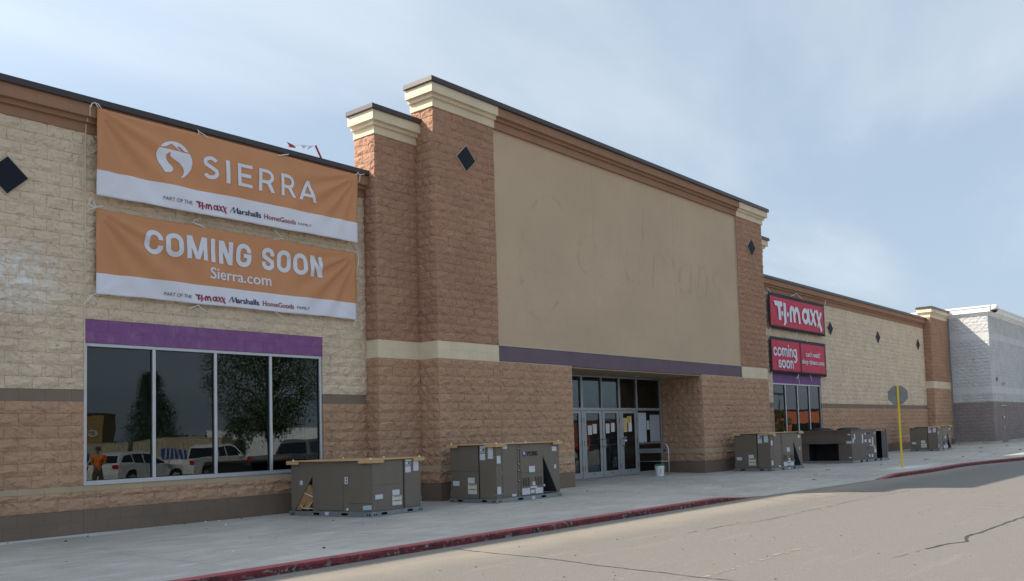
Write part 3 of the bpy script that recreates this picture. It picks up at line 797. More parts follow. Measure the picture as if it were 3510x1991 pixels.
for x, z in ((17.5, 4.6), (17.45, 5.4), (18.1, 4.45), (18.6, 6.9), (19.0, 7.7), (19.1, 7.0), (17.9, 5.1), (21.9, 8.1), (22.0, 7.3), (20.9, 5.9), (21.9, 5.8), (23.6, 5.8), (24.9, 6.9), (25.8, 7.2), (24.3, 4.9), (25.5, 5.7), (27.7, 6.9), (18.4, 4.6), (19.2, 4.7)):
    mb = MB(); mb.tube([(x, -.957, z), (x, -.962, z)], .016+.012*rh.random(), M['sill'] if rh.random() < .5 else M['stucco_edge'], 7); sp(mb, 'anchor_hole')
# diamond tiles
for x, y, z in ((5.827, 0, 5.896), (15.365, -1.0, 8.105), (30.27, -1.0, 8.125), (39.905, 0, 5.915), (46.19, 0, 5.918), (52.76, 0, 5.93)):
    mb = MB(); h = .305
    mb.prism([(x-h, z), (x, z-h), (x+h, z), (x, z+h)], y-.062, y, M['diamond'])
    h2 = .33; mb.prism([(x-h2, z), (x, z-h2), (x+h2, z), (x, z+h2)], y-.050, y, M['stucco_edge'])
    sp(mb, 'diamond_tile')

# windows
def shop_window(x0, x1, z0, z1, y, n, parent_label=None):
    fr = MB(); w = .058; d0, d1 = y-.03, y+.075
    fr.box((x0, d0, z0), (x0+w, d1, z1), M['alu']); fr.box((x1-w, d0, z0), (x1, d1, z1), M['alu'])
    fr.box((x0+w, d0, z1-w), (x1-w, d1, z1), M['alu']); fr.box((x0+w, d0, z0), (x1-w, d1, z0+w+.01), M['alu'])
    fr.box((x0-.01, d0-.05, z0-.004), (x1+.01, d0, z0+.028), M['alu'])
    P = (x1-x0-w)/n
    for i in range(1, n):
        xc = x0+w/2+i*P; fr.box((xc-w/2, d0+.003, z0+w+.01), (xc+w/2, d1, z1-w), M['alu'])
    o = sp(fr, 'window', bevel=.003)
    for i in range(n):
        a = x0+w/2+i*P+w/2; b = a+P-w
        m_ = MB(); gk = .012
        m_.box((a, y+.02, z0+w+.01), (b, y+.026, z1-w), M['glass'])
        p_ = sp(m_, 'pane', parent=o)
        m_ = MB()
        for q in ((a, z0+w+.01, a+gk, z1-w), (b-gk, z0+w+.01, b, z1-w), (a+gk, z1-w-gk, b-gk, z1-w), (a+gk, z0+w+.01, b-gk, z0+w+.01+gk)):
            m_.box((q[0], y+.006, q[1]), (q[2], y+.018, q[3]), M['gasket'])
        sp(m_, 'gasket', parent=o)
    return o
shop_window(XL+.004, XR-.004, .814, 3.25, .06, 4)
shop_window(XW0+.004, XW1-.004, .814, 3.25, .06, 4)
mb = MB()
for a, b in ((XL, XR), (XW0, XW1)):
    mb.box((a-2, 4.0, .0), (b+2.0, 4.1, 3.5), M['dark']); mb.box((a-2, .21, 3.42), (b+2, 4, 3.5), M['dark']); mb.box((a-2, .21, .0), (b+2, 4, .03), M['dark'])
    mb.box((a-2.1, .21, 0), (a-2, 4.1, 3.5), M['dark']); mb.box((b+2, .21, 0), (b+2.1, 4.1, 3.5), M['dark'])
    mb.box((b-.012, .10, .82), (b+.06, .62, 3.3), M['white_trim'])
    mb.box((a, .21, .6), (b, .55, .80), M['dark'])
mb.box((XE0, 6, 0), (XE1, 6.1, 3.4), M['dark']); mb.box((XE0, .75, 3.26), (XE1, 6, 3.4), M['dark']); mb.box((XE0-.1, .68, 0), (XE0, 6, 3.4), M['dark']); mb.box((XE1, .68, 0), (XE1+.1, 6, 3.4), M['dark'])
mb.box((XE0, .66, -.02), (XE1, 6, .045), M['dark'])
sp(mb, 'interior_shell')

# storefront
YS = .65
fr = MB(); A = M['alu_dull']
def fbox(a, z0, b, z1, d0=-.03, d1=.07, m=None): fr.box((a, YS+d0, z0), (b, YS+d1, z1), m or A)
fbox(XE0+.02, 3.165, XE1-.01, 3.213); fbox(XE0+.02, 2.135, XE1-.01, 2.215)
for a, b in ((19.30, 19.36), (20.80-.93, 20.80-.87), (21.755, 21.855), (23.745, 23.825), (24.745, 24.815), (26.20, 26.262)):
    fbox(a, .045, b, 2.135); fbox(a, 2.215, b, 3.165)
for x in (20.81, 22.82): fbox(x-.022, 2.215, x+.022, 3.165)
fbox(24.815, .045, 26.20, .13); fbox(24.815, 1.02, 26.20, 1.075); fbox(19.36, .045, 19.87, .13)
fbox(XE0+.02, .0, XE1-.01, .048, -.06, .1)
sf = sp(fr, 'storefront_frame', bevel=.003)
def pane(a, b, z0, z1, nm='pane', m='glass_door', y=YS+.015, par=None):
    m_ = MB(); m_.box((a, y, z0), (b, y+.006, z1), M[m]); return sp(m_, nm, parent=par)
for a, b in ((19.36, 19.87), (19.93, 20.788), (20.832, 21.755), (21.855, 22.798), (22.842, 23.745), (23.825, 24.745), (24.815, 26.20)): pane(a, b, 2.215, 3.165, par=sf)
pane(24.815, 26.20, 1.075, 2.135, par=sf); pane(24.815, 26.20, .13, 1.02, par=sf); pane(19.36, 19.87, .13, 2.135, par=sf)
def door(x0, x1, hinge_left):
    d = MB(); z0, z1 = .058, 2.128; st = .125
    for q in ((x0, z0, x0+st, z1), (x1-st, z0, x1, z1), (x0+st, z1-.085, x1-st, z1), (x0+st, z0, x1-st, z0+.185)):
        d.box((q[0], YS-.022, q[1]), (q[2], YS+.022, q[3]), A)
    o = sp(d, 'door', bevel=.003)
    pane(x0+st, x1-st, z0+.185, z1-.085, par=o, y=YS)
    g_ = MB(); a, b, c_, e = x0+st, x1-st, z0+.185, z1-.085; k = .012
    for q in ((a, c_, a+k, e), (b-k, c_, b, e), (a+k, e-k, b-k, e), (a+k, c_, b-k, c_+k)): g_.box((q[0], YS-.014, q[1]), (q[2], YS-.004, q[3]), M['gasket'])
    sp(g_, 'gasket', parent=o)
    hx = x1-.055 if hinge_left else x0+.055
    h = MB(); h.tube([(hx, YS-.02, 1.235), (hx, YS-.085, 1.235)], .012, M['black']); h.tube([(hx, YS-.02, 1.005), (hx, YS-.085, 1.005)], .012, M['black'])
    h.tube([(hx, YS-.085, 1.26), (hx, YS-.085, .98)], .010, M['steel'])
    sp(h, 'handle', parent=o)
    px_ = x0+.03 if hinge_left else x1-.03
    for z in (1.84, 1.13, .36):
        h = MB(); h.box((x0-.013 if hinge_left else x1-.004, YS-.034, z-.075), (x0+.004 if hinge_left else x1+.013, YS-.018, z+.075), M['black']); sp(h, 'hinge', parent=o)
    h = MB(); h.box(((x0+x1)/2-.03, YS-.027, z0+.105), ((x0+x1)/2+.03, YS-.0215, z0+.135), M['black']); sp(h, 'vent_plate', parent=o)
    h = MB(); h.tube([(x0+.1, YS+.05, 1.06), (x1-.1, YS+.05, 1.06)], .018, M['steel']); sp(h, 'push_bar', parent=o)
door(19.88, 20.79, True); door(20.83, 21.74, False); door(21.87, 22.805, True); door(22.835, 23.735, False); door(23.84, 24.735, False)

# blocks
def behind_banner(p):
    x, z = p[0], p[2]
    return p[3] == 0 and abs(p[1]) < .01 and 7.25 < x < 12.7 and (5.85 < z < 7.3 or 4.15 < z < 5.5)
lay_blocks('store', store, 300, behind_banner).matrix_parent_inverse = store_inv

# ------------------------------------------------------------------ white building
wb = empty('white_building', (60, -2, 0), 0, 'white painted block building with mauve lower walls beyond the brown store', 'store')
wb_inv = Matrix.Translation((-60, 2, 0))
def wp(mb, name, parent=None, bevel=0):
    o = mb.build(name, parent or wb, bevel)
    if parent is None: o.matrix_parent_inverse = wb_inv
    return o
XW, YW = 57.40, -2.79
wsegs = [(.0, .22, None, 'smooth', 'mauve_smooth'), (.22, 2.58, .2032, 'rough', 'mauve_rough'), (2.58, 3.10, .2032, 'rough', 'white_rough'), (3.10, 3.50, None, 'smooth', 'white_smooth'), (3.50, 6.34, .2032, 'rough', 'white_rough'), (6.34, 6.74, None, 'smooth', 'white_smooth'), (6.74, 7.74, .2032, 'rough', 'white_rough')]
mb = MB(); wo_ = bpy.data.objects.new('wall', bpy.data.meshes.new('wall')); link(wo_, wb); wo_.matrix_parent_inverse = wb_inv
masonry('white', wo_, mb, (XW, 12), HN, 12-YW, wsegs, (), unit=.4064, thick=.25, relief=.7)
masonry('white', wo_, mb, (XW, YW), 0, 24, wsegs, ((1.86, 2.86, 0, 2.32),), unit=.4064, thick=.25, relief=.55, phase=.2)
t = mb.build('tmp'); wo_.data = t.data; bpy.data.objects.remove(t)
lay_blocks('white', wb, 300).matrix_parent_inverse = wb_inv
pr = [(.03, 7.73), (.03, 7.80), (.10, 7.82), (.10, 7.88), (.20, 7.92), (.20, 8.20), (.24, 8.20), (.24, 8.30)]
o = sweep([(XW, 12), (XW, YW), (XW+24, YW)], pr, M['white_trim'], 'cornice', wb); o.matrix_parent_inverse = wb_inv
mb = MB(); mb.box((XW+.05, YW+.05, 7.6), (XW+24, 12, 7.7), M['roof']); wp(mb, 'roof')
mb = MB(); mb.box((XW+1.87, YW+.01, .12), (XW+2.85, YW+.06, 2.31), M['mauve_rough']); dr = wp(mb, 'door')
mb = MB(); mb.box((XW+1.95, YW-.10, .98), (XW+2.12, YW-.01, 1.04), M['steel']); wp(mb, 'handle', dr)
mb = MB(); mb.box((XW+2.2, YW-.022, 1.52), (XW+2.65, YW-.012, 1.74), M['redprint']); mb.box((XW+2.25, YW-.026, 1.60), (XW+2.6, YW-.023, 1.67), M['paper_w']); wp(mb, 'door_sign', dr)
mb = MB(); mb.box((XW+1.75, YW-.07, 2.33), (XW+2.95, YW-.01, 2.36), M['white_trim']); wp(mb, 'drip_cap')
mb = MB(); mb.box((XW-.03, YW-.03, .0), (XW+1.6, YW+.0, .22), M['concrete']); mb.box((XW+3.1, YW-.03, .0), (XW+24, YW, .24), M['concrete']); mb.box((XW-.03, YW, 0), (XW, -.4, .22), M['concrete']); wp(mb, 'plinth')
mb = MB(); mb.lathe([(.12, 0), (.12, .06), (.04, .08)], (0, 0, 0), M['mauve_smooth'], 20); mb.xf(Matrix.Translation((XW+1.1, YW-.02, 3.93)) @ Matrix.Rotation(math.pi/2, 4, 'X')); wp(mb, 'alarm_bell')
mb = MB(); mb.box((XW+2.35, YW-.26, 3.62), (XW+2.65, YW-.01, 3.78), M['alu']); wp(mb, 'wall_light')
mb = MB(); mb.box((XW-.07, -.56, .2), (XW-.001, -.46, 7.74), M['galv']); wp(mb, 'corner_flashing')
cm = empty('dome_camera', (XW-.05, YW-.42, 8.02), 0, 'white dome security camera at the roof corner of the white building', 'camera')
mb = MB(); mb.lathe([(.04, .30), (.16, .26), (.21, .16), (.22, .0), (.20, -.02)][::-1], (0, 0, 0), M['white_trim'], 20); mb.build('housing', cm, smooth=True)
mb = MB(); mb.lathe([(.03, -.19), (.11, -.165), (.17, -.10), (.19, -.02)], (0, 0, 0), M['camdome'], 20); mb.build('dome', cm, smooth=True)
mb = MB(); mb.box((-.03, .05, .1), (.03, .45, .18), M['white_trim']); mb.build('arm', cm)

# ------------------------------------------------------------------ banners
def text_mesh(txt, x0, x1, z0, z1, bold=0.0, shear=0.0):
    """letters as flat polygons fitted to a box in the xz plane; returns (verts2d, faces)"""
    cu = bpy.data.curves.new('t', 'FONT'); cu.body = txt; cu.offset = bold; cu.shear = shear; cu.resolution_u = 3
    o = bpy.data.objects.new('t', cu); COL.objects.link(o)
    dg = bpy.context.evaluated_depsgraph_get(); me = bpy.data.meshes.new_from_object(o.evaluated_get(dg))
    vs = [(v.co.x, v.co.y) for v in me.vertices]; fs = [list(p.vertices) for p in me.polygons]
    bpy.data.objects.remove(o); bpy.data.curves.remove(cu); bpy.data.meshes.remove(me)
    ax, bx = min(v[0] for v in vs), max(v[0] for v in vs); az, bz = min(v[1] for v in vs), max(v[1] for v in vs)
    return [(x0+(x-ax)/(bx-ax)*(x1-x0), z0+(z-az)/(bz-az)*(z1-z0)) for x, z in vs], fs
class Flat:
    """flat print collected in the xz plane"""
    def __init__(s): s.v = []; s.f = []; s.k = []; s.n = 0
    def _k(s): s.n += 1; s.k += [s.n]*(len(s.v)-len(s.k)); return s
    def poly(s, pts):
        b = len(s.v); s.v += list(pts); s.f.append(list(range(b, b+len(pts)))); return s._k()
    def text(s, *a, **k):
        fat = k.pop('fat', 0); v, f = text_mesh(*a, **k)
        for dx, dz in ((0, 0),) if not fat else ((-fat, 0), (fat, 0), (0, fat*.5), (0, -fat*.5)):
            b = len(s.v); s.v += [(x+dx, z+dz) for x, z in v]; s.f += [[b+i for i in q] for q in f]; s._k()
        return s
    def stroke(s, pts, w, closed=False):
        mb = MB(); stroke_quads(pts, w, 0, mb, None); b = len(s.v)
        s.v += [(v[0], v[2]) for v in mb.v]; s.f += [[b+i for i in f] for k, f in enumerate(mb.f) if k % 3 == 0]; return s._k()
    def build(s, name, surf, m, parent, lift=.006, cell=.10, face='y', th=0):
        bm = bmesh.new(); vs = [bm.verts.new((x, s.k[i]*.01, z)) for i, (x, z) in enumerate(s.v)]
        for f in s.f:
            try: bm.faces.new([vs[i] for i in f])
            except ValueError: pass
        if cell:
            for ax in (0, 2):
                lo = min(v.co[ax] for v in bm.verts); hi = max(v.co[ax] for v in bm.verts); k = math.floor(lo/cell)+1
                while k*cell < hi:
                    no = [0, 0, 0]; no[ax] = 1; co = [0, 0, 0]; co[ax] = k*cell
                    bmesh.ops.bisect_plane(bm, geom=bm.verts[:]+bm.edges[:]+bm.faces[:], plane_co=co, plane_no=no); k += 1
        for v in bm.verts: v.co = surf(v.co.x, v.co.z, lift+v.co.y*.04)
        me = bpy.data.meshes.new(name); bm.to_mesh(me); bm.free(); me.materials.append(m); 
        o = bpy.data.objects.new(name, me); link(o, parent); return o
def folds(x0, x1, z0, z1, seed, amp=1.0, y=-.20, lean=0.0):
    rr = random.Random(seed); W, H = x1-x0, z1-z0
    fans = []
    for cx, cz, k, a, rad in ((x0, z1, 17, .075, 1.7), (x1, z1, 19, .075, 1.4), (x1, z0, 9, .020, .8), (x0, z0, 8, .016, .8)):
        fans.append((cx, cz, k, a*amp, rad, rr.random()*6))
    ph = [rr.random()*6 for _ in range(6)]
    def surf(x, z, lift=0.0):
        u = (x-x0)/W; v = (z-z0)/H; d = 0
        for cx, cz, k, a, rad, p in fans:
            dx, dz = x-cx, z-cz; r = math.hypot(dx, dz)+1e-6; th = math.atan2(abs(dz), abs(dx))
            win = max(0, math.sin(max(0, min(math.pi, th*2.05))))
            d += a*(r/.5)/(1+(r/.5))*math.exp(-(r/rad)**2)*math.sin(k*th+p+r*.55)*win
        d += amp*.042*math.sin(math.pi*u)*math.sin(math.pi*v)*math.sin(2.2*math.pi*u+ph[0])
        d += amp*.014*math.sin(5.1*x+3.3*z+ph[1])*math.sin(math.pi*v)+amp*.004*math.sin(11*x-7*z+ph[2])
        zz_ = z-amp*.012*math.sin(math.pi*((u*3) % 1))*v+amp*.010*math.sin(math.pi*((u*3) % 1))*(1-v)
        return Vector((x, y+lean*v-d-lift, zz_))
    return surf
def banner(name, label, x0, x1, z0, z1, zb, seed, mats, nx=110, nz=40, y=-.20, lean=0.0, hem=0, amp=1.0, group=None):
    surf = folds(x0, x1, z0, z1, seed, amp, y, lean)
    zs = [z0+(zb-z0)*i/12 for i in range(12)]+[zb+(z1-zb)*i/28 for i in range(29)] if zb else [z0+(z1-z0)*i/nz for i in range(nz+1)]
    xs = [x0+(x1-x0)*i/nx for i in range(nx+1)]
    if hem:
        xs = sorted(set([x0, x0+hem]+[x0+hem+(x1-x0-2*hem)*i/60 for i in range(61)]+[x1])); zs = [z0]+[z0+hem+(z1-z0-2*hem)*i/30 for i in range(31)]+[z1]
    vs = [surf(x, z) for z in zs for x in xs]; n = len(xs); fs = []; mi = []
    for j in range(len(zs)-1):
        for i in range(n-1):
            fs.append((j*n+i, j*n+i+1, (j+1)*n+i+1, (j+1)*n+i))
            zc = (zs[j]+zs[j+1])/2
            if hem: mi.append(1 if (i == 0 or i == n-2 or j == 0 or j == len(zs)-2) else 0)
            else: mi.append(1 if zc < zb else 0)
    me = bpy.data.meshes.new(name); me.from_pydata(vs, [], fs)
    for m in mats: me.materials.append(m)
    me.polygons.foreach_set('material_index', mi); me.polygons.foreach_set('use_smooth', [True]*len(fs)); me.update()
    o = bpy.data.objects.new(name, me); COL.objects.link(o); tag(o, label, 'banner', group)
    so_ = o.modifiers.new('s', 'SOLIDIFY'); so_.thickness = .004; so_.offset = 1
    return o, surf
def cord(parent, segs, y=-.20, r=.008, yw=None):
    mb = MB()
    for pts in segs:
        P = []
        for a, b in zip(pts, pts[1:]):
            for t in (0, .5):
                P.append((a[0]+(b[0]-a[0])*t+(rnd.random()-.5)*.012*(t > 0), y-.012-rnd.random()*.02, a[1]+(b[1]-a[1])*t-.008*(t > 0)))
        P.append((pts[-1][0], y-.01, pts[-1][1])); mb.tube(P, r, M['rope'], 6)
    return mb.build('rope_tie', parent)
# --- small logo row shared by the two orange banners
TJ_BOX = (33.78, 38.55, 5.61, 6.58)
def tj_logo(fl, x0, x1, z0, z1):
    X = lambda x: x0+(x-TJ_BOX[0])/(TJ_BOX[1]-TJ_BOX[0])*(x1-x0); Z = lambda z: z0+(z-TJ_BOX[2])/(TJ_BOX[3]-TJ_BOX[2])*(z1-z0)
    T = lambda L: [(X(a), Z(b)) for a, b in L]
    k = (x1-x0)/(TJ_BOX[1]-TJ_BOX[0])
    fl.poly(T([(33.74, 6.60), (33.84, 6.40), (34.52, 6.40), (34.52, 6.60)]))
    fl.poly(T([(34.10, 6.42), (34.16, 5.82), (34.37, 5.82), (34.36, 6.42)]))
    fl.poly(T([(34.62, 6.57), (34.64, 5.92), (34.66, 5.78), (34.56, 5.64), (34.68, 5.61), (34.87, 5.76), (34.87, 6.0), (34.86, 6.58)]))
    for cx in (34.495, 35.04): fl.poly(T([(cx+.085*math.cos(R(t)), 6.11+.11*math.sin(R(t))) for t in range(0, 360, 24)]))
    w = .195*k
    fl.stroke(T([(35.31, 5.81), (35.31, 6.2), (35.35, 6.37), (35.45, 6.43), (35.56, 6.40), (35.64, 6.28), (35.70, 5.83)]), w)
    fl.stroke(T([(35.72, 6.18), (35.80, 6.36), (35.91, 6.43), (36.02, 6.40), (36.12, 6.25), (36.20, 5.80)]), w)
    fl.stroke(T([(36.80+.25*math.cos(R(t)), 6.19+.26*math.sin(R(t))) for t in range(0, 361, 20)]), w*.95)
    fl.stroke(T([(37.12, 6.55), (37.12, 6.1), (37.24, 5.84)]), w*.9)
    fl.stroke(T([(37.36, 6.56), (37.84, 5.84)]), w*1.0); fl.stroke(T([(37.86, 6.56), (37.36, 5.84)]), w*.62)
    fl.stroke(T([(37.98, 6.56), (38.2, 6.1), (38.46, 5.64)]), w*1.0); fl.stroke(T([(38.46, 6.50), (38.02, 5.78)]), w*.62)
def small_row(surf, root, x, dz=0.0, italic=0.0):
    (a0, b0, c0, d0), (a1, b1, c1, d1), (a2, b2, c2, d2), (a3, b3, c3, d3), (a4, b4, c4, d4) = x
    k = dict(cell=.05, lift=.013)
    f = Flat().text('PART OF THE', a0, c0, d0, b0, shear=italic).text('FAMILY', a4, c4, d4, b4); f.build('small_lettering', surf, M['greyprint'], root, **k)
    f = Flat(); tj_logo(f, a1, c1, d1, b1); f.build('red_logo', surf, M['crimson'], root, **k)
    m0 = a2+(c2-a2)*.24
    f = Flat().stroke([(a2-.01, d2-.005), (a2+.062, b2)], .010).stroke([(a2+.062, b2), (a2+.085, d2)], .022).stroke([(a2+.085, d2), (a2+.145, b2)], .010).stroke([(a2+.145, b2), (a2+.158, d2)], .024).text('arshalls', m0+.01, c2, d2, b2-.004, fat=.004); f.build('navy_logo', surf, M['navy'], root, **k)
    f = Flat().text('HomeGoods', a3, c3, d3, b3, fat=.002)
    for q in (.02, .10): f.stroke([(a3+(c3-a3)*(q-.018), d3+.002), (a3+(c3-a3)*(q+.02), d3+.002)], .006).stroke([(a3+(c3-a3)*(q-.018), b3-.004), (a3+(c3-a3)*(q+.02), b3-.004)], .006)
    f.build('crimson_lettering', surf, M['crimson'], root, **k)
def block_letters(fl, txt, boxes, w, vw=None):
    """bold condensed grotesque letters drawn as strokes; boxes are (left, top, right, bottom)"""
    vw = vw or w*.82
    w_, vw_ = w, vw
    for ch, (x0, z1, x1, z0) in zip(txt, boxes):
        w, vw = (min(w_, (z1-z0)*.24), min(vw_, (z1-z0)*.22)) if ch in 'Ss' else (w_, vw_)
        l, r_, b, t = x0+w/2, x1-w/2, z0+vw/2, z1-vw/2; cx = (l+r_)/2; rx = (r_-l)/2; h = t-b
        rc = lambda a0, a1, top: arc(cx, (t-h*.30) if top else (b+h*.30), rx, h*.30, a0, a1, 9)
        rect = lambda a, c_, d, e: fl.poly([(a, c_), (d, c_), (d, e), (a, e)])
        if ch in 'Oo': fl.stroke(rc(0, 180, 1)+rc(180, 360, 0)+[rc(0, 180, 1)[0]]+[rc(0, 180, 1)[1]], w*.94)
        elif ch in 'Cc': fl.stroke([(r_, t-h*.36)]+rc(0, 180, 1)+rc(180, 360, 0)+[(r_, b+h*.36)], w*.94)
        elif ch == 'G': fl.stroke([(r_, t-h*.34)]+rc(0, 180, 1)+rc(180, 360, 0)+[(r_, b+h*.46)], w*.94); rect(cx, b+h*.38, x1, b+h*.38+vw)
        elif ch in 'Ss': fl.stroke([(r_, t-h*.31)]+arc(cx, t-h*.24, rx, h*.24, 0, 180, 10)+[(l+.02*w, t-h*.36), (cx-rx*.3, t-h*.46), (cx+rx*.3, b+h*.45), (r_-.02*w, b+h*.36)]+arc(cx, b+h*.25, rx, h*.25, 0, -180, 10)+[(l, b+h*.33)], w*.9)
        elif ch == 'I': rect(x0, z0, x1, z1)
        elif ch == 'N': rect(x0, z0, x0+w*.92, z1); rect(x1-w*.92, z0, x1, z1); fl.poly([(x0, z1), (x0+w*1.1, z1), (x1, z0), (x1-w*1.1, z0)])
        elif ch == 'M':
            rect(x0, z0, x0+w*.88, z1); rect(x1-w*.88, z0, x1, z1); xm = (x0+x1)/2
            fl.poly([(x0, z1), (x0+w*1.12, z1), (xm+w*.42, z0), (xm-w*.42, z0)]); fl.poly([(x1, z1), (x1-w*1.12, z1), (xm-w*.42, z0), (xm+w*.42, z0)])
        elif ch == 'n': rect(x0, z0, x0+w, z1); fl.stroke([(l, t-h*.3)]+arc(cx, t-h*.32, rx, h*.32, 170, 0, 9)+[(r_, z0)], w*.94)
        elif ch == 'm':
            rect(x0, z0, x0+w, z1); q = (x1-x0-w)/2
            for k in (0, 1): c0 = x0+w/2+q*(k+.5); fl.stroke([(c0-q/2, t-h*.3)]+arc(c0, t-h*.32, q/2, h*.32, 170, 0, 8)+[(c0+q/2, z0)], w*.94)
        elif ch == 'i': rect(x0, z0, x1, z1); rect(x0, z1+w*.55, x1, z1+w*1.5)
        elif ch == 'g': fl.stroke(rc(0, 180, 1)+rc(180, 360, 0)+[rc(0, 180, 1)[0]], w*.9); fl.stroke([(r_, z1), (r_, z0-.10)]+arc(cx, z0-.10, rx, .09, 0, -150, 7), w*.9)
    return fl
b1, s1 = banner('banner', 'orange and white vinyl banner reading SIERRA, hung above the coming soon banner', 7.150, 12.750, 5.790, 7.330, 6.240, 3, (M['orange_cloth'], M['white_cloth']), y=-.215, lean=-.02, group='orange and white banners over the shop window')
WH = M['letter_white']
cap = [(8.263, 6.916), (8.3, 6.965), (8.376, 7.024), (8.468, 7.061), (8.56, 7.073), (8.668, 7.053), (8.762, 6.991), (8.822, 6.92), (8.738, 6.921), (8.68, 6.965), (8.643, 6.992), (8.615, 6.990), (8.593, 6.974), (8.655, 6.923), (8.637, 6.916), (8.49, 7.018), (8.346, 6.926)]
land = [(8.248, 6.896), (8.841, 6.899), (8.88, 6.803), (8.887, 6.712), (8.863, 6.599), (8.792, 6.492), (8.729, 6.43), (8.666, 6.404), (8.721, 6.477), (8.734, 6.541), (8.714, 6.613), (8.636, 6.687), (8.528, 6.731), (8.459, 6.769), (8.449, 6.804), (8.460, 6.84), (8.498, 6.858), (8.414, 6.826), (8.379, 6.78), (8.378, 6.735), (8.400, 6.69), (8.436, 6.643), (8.485, 6.61), (8.512, 6.584), (8.532, 6.543), (8.497, 6.49), (8.428, 6.465), (8.352, 6.448), (8.3, 6.522), (8.24, 6.614), (8.207, 6.726), (8.203, 6.785), (8.218, 6.848)]
Flat().poly(cap).poly(land).build('emblem', s1, WH, b1, lift=.013, cell=.05)
L = Flat(); w = .072
def bx(a): return a[0]+w/2, a[2]-w/2, a[3]+w/2, a[1]-w/2          # left, right, bottom, top centre lines
pass
a = bx((9.099, 6.942, 9.406, 6.500)); cx = (a[0]+a[1])/2; rx = (a[1]-a[0])/2; h = a[3]-a[2]
S = arc(cx, a[3]-h*.24, rx, h*.24, 25, 180, 12)+[(a[0]+.012, a[3]-h*.34), (cx, a[2]+h*.53), (a[1]-.012, a[2]+h*.38)]+arc(cx, a[2]+h*.25, rx, h*.25, 0, -155, 12)
L.stroke(S, w)
L.poly([(9.556, 6.48), (9.640, 6.48), (9.640, 6.944), (9.556, 6.944)])
a = (9.811, 6.945, 10.125, 6.484)
for q in ((a[0], a[3], a[0]+w, a[1]), (a[0]+w, a[1]-w*.93, a[2], a[1]), (a[0]+w, a[3], a[2], a[3]+w*.93), (a[0]+w, (a[1]+a[3])/2-w/2, a[2]-.03, (a[1]+a[3])/2+w/2)):
    L.poly([(q[0], q[1]), (q[2], q[1]), (q[2], q[3]), (q[0], q[3])])
for x0_, x1_ in ((10.266, 10.619), (10.772, 11.124)):
    z0_, z1_ = 6.480, 6.938
    L.poly([(x0_, z0_), (x0_+w, z0_), (x0_+w, z1_), (x0_, z1_)])
    zt = z1_-w*.48; zm_ = z0_+.20
    L.stroke([(x0_+w*.9, zt), (x0_+.17, zt)]+arc(x0_+.17, (zt+zm_)/2, .125, (zt-zm_)/2, 85, -85, 12)+[(x0_+.17, zm_), (x0_+w*.9, zm_)], w*.95)
    L.poly([(x0_+.16, zm_-.01), (x0_+.245, zm_+.005), (x1_, z0_), (x1_-.085, z0_)])
a = (11.207, 6.915, 11.663, 6.481); xm = (a[0]+a[2])/2
L.poly([(a[0], a[3]), (a[0]+.082, a[3]), (xm, a[1]-.10), (xm, a[1]), (xm-.035, a[1])]); L.poly([(a[2], a[3]), (a[2]-.082, a[3]), (xm, a[1]-.10), (xm, a[1]), (xm+.035, a[1])])
L.poly([(a[0]+.10, a[3]+.09), (a[2]-.10, a[3]+.09), (a[2]-.135, a[3]+.155), (a[0]+.135, a[3]+.155)])
L.build('lettering', s1, WH, b1, lift=.013, cell=.05)
small_row(s1, b1, [[8.342, 6.003, 8.885, 5.934], [8.957, 6.023, 9.585, 5.872], [9.658, 6.031, 10.323, 5.92], [10.401, 6.026, 11.138, 5.928], [11.194, 5.986, 11.52, 5.936]])
cord(b1, [[(7.16, 7.33), (7.098, 7.398), (7.05, 7.37), (7.02, 7.284)], [(7.204, 7.336), (7.15, 7.39), (7.098, 7.398)]], -.24)
cord(b1, [[(8.97, 7.385), (9.10, 7.33), (9.19, 7.28)], [(9.0, 7.36), (9.004, 7.30)]], -.24); cord(b1, [[(10.72, 7.29), (10.85, 7.34), (10.97, 7.376)]], -.24, .011)
cord(b1, [[(12.675, 7.30), (12.75, 7.38), (12.81, 7.33), (12.78, 7.17)], [(12.76, 7.33), (12.928, 7.377)]], -.24)
b2, s2 = banner('banner', 'orange and white vinyl banner reading COMING SOON Sierra.com, above the purple window lintel', 7.195, 12.765, 4.085, 5.588, 4.455, 8, (M['orange_cloth'], M['white_cloth']), y=-.11, amp=1.15, group='orange and white banners over the shop window')
f = Flat()
block_letters(f, 'COMING', [(8.026, 5.365, 8.369, 4.925), (8.411, 5.365, 8.758, 4.925), (8.82, 5.375, 9.233, 4.931), (9.312, 5.386, 9.405, 4.926), (9.486, 5.38, 9.785, 4.92), (9.855, 5.385, 10.186, 4.928)], .098)
f.build('lettering', s2, WH, b2, lift=.013, cell=.05); f = Flat(); block_letters(f, 'SOON', [(10.425, 5.385, 10.727, 4.930), (10.78, 5.378, 11.108, 4.930), (11.158, 5.372, 11.491, 4.925), (11.56, 5.377, 11.868, 4.922)], .098)
f.build('lettering', s2, WH, b2, lift=.013, cell=.05)
Flat().text('Sierra.com', 9.295, 10.631, 4.605, 4.823, fat=.006).build('lettering', s2, WH, b2, lift=.013, cell=.05)
small_row(s2, b2, [[8.393, 4.242, 8.926, 4.178], [8.994, 4.267, 9.615, 4.132], [9.693, 4.291, 10.35, 4.175], [10.438, 4.284, 11.152, 4.184], [11.225, 4.25, 11.541, 4.188]], italic=.2)
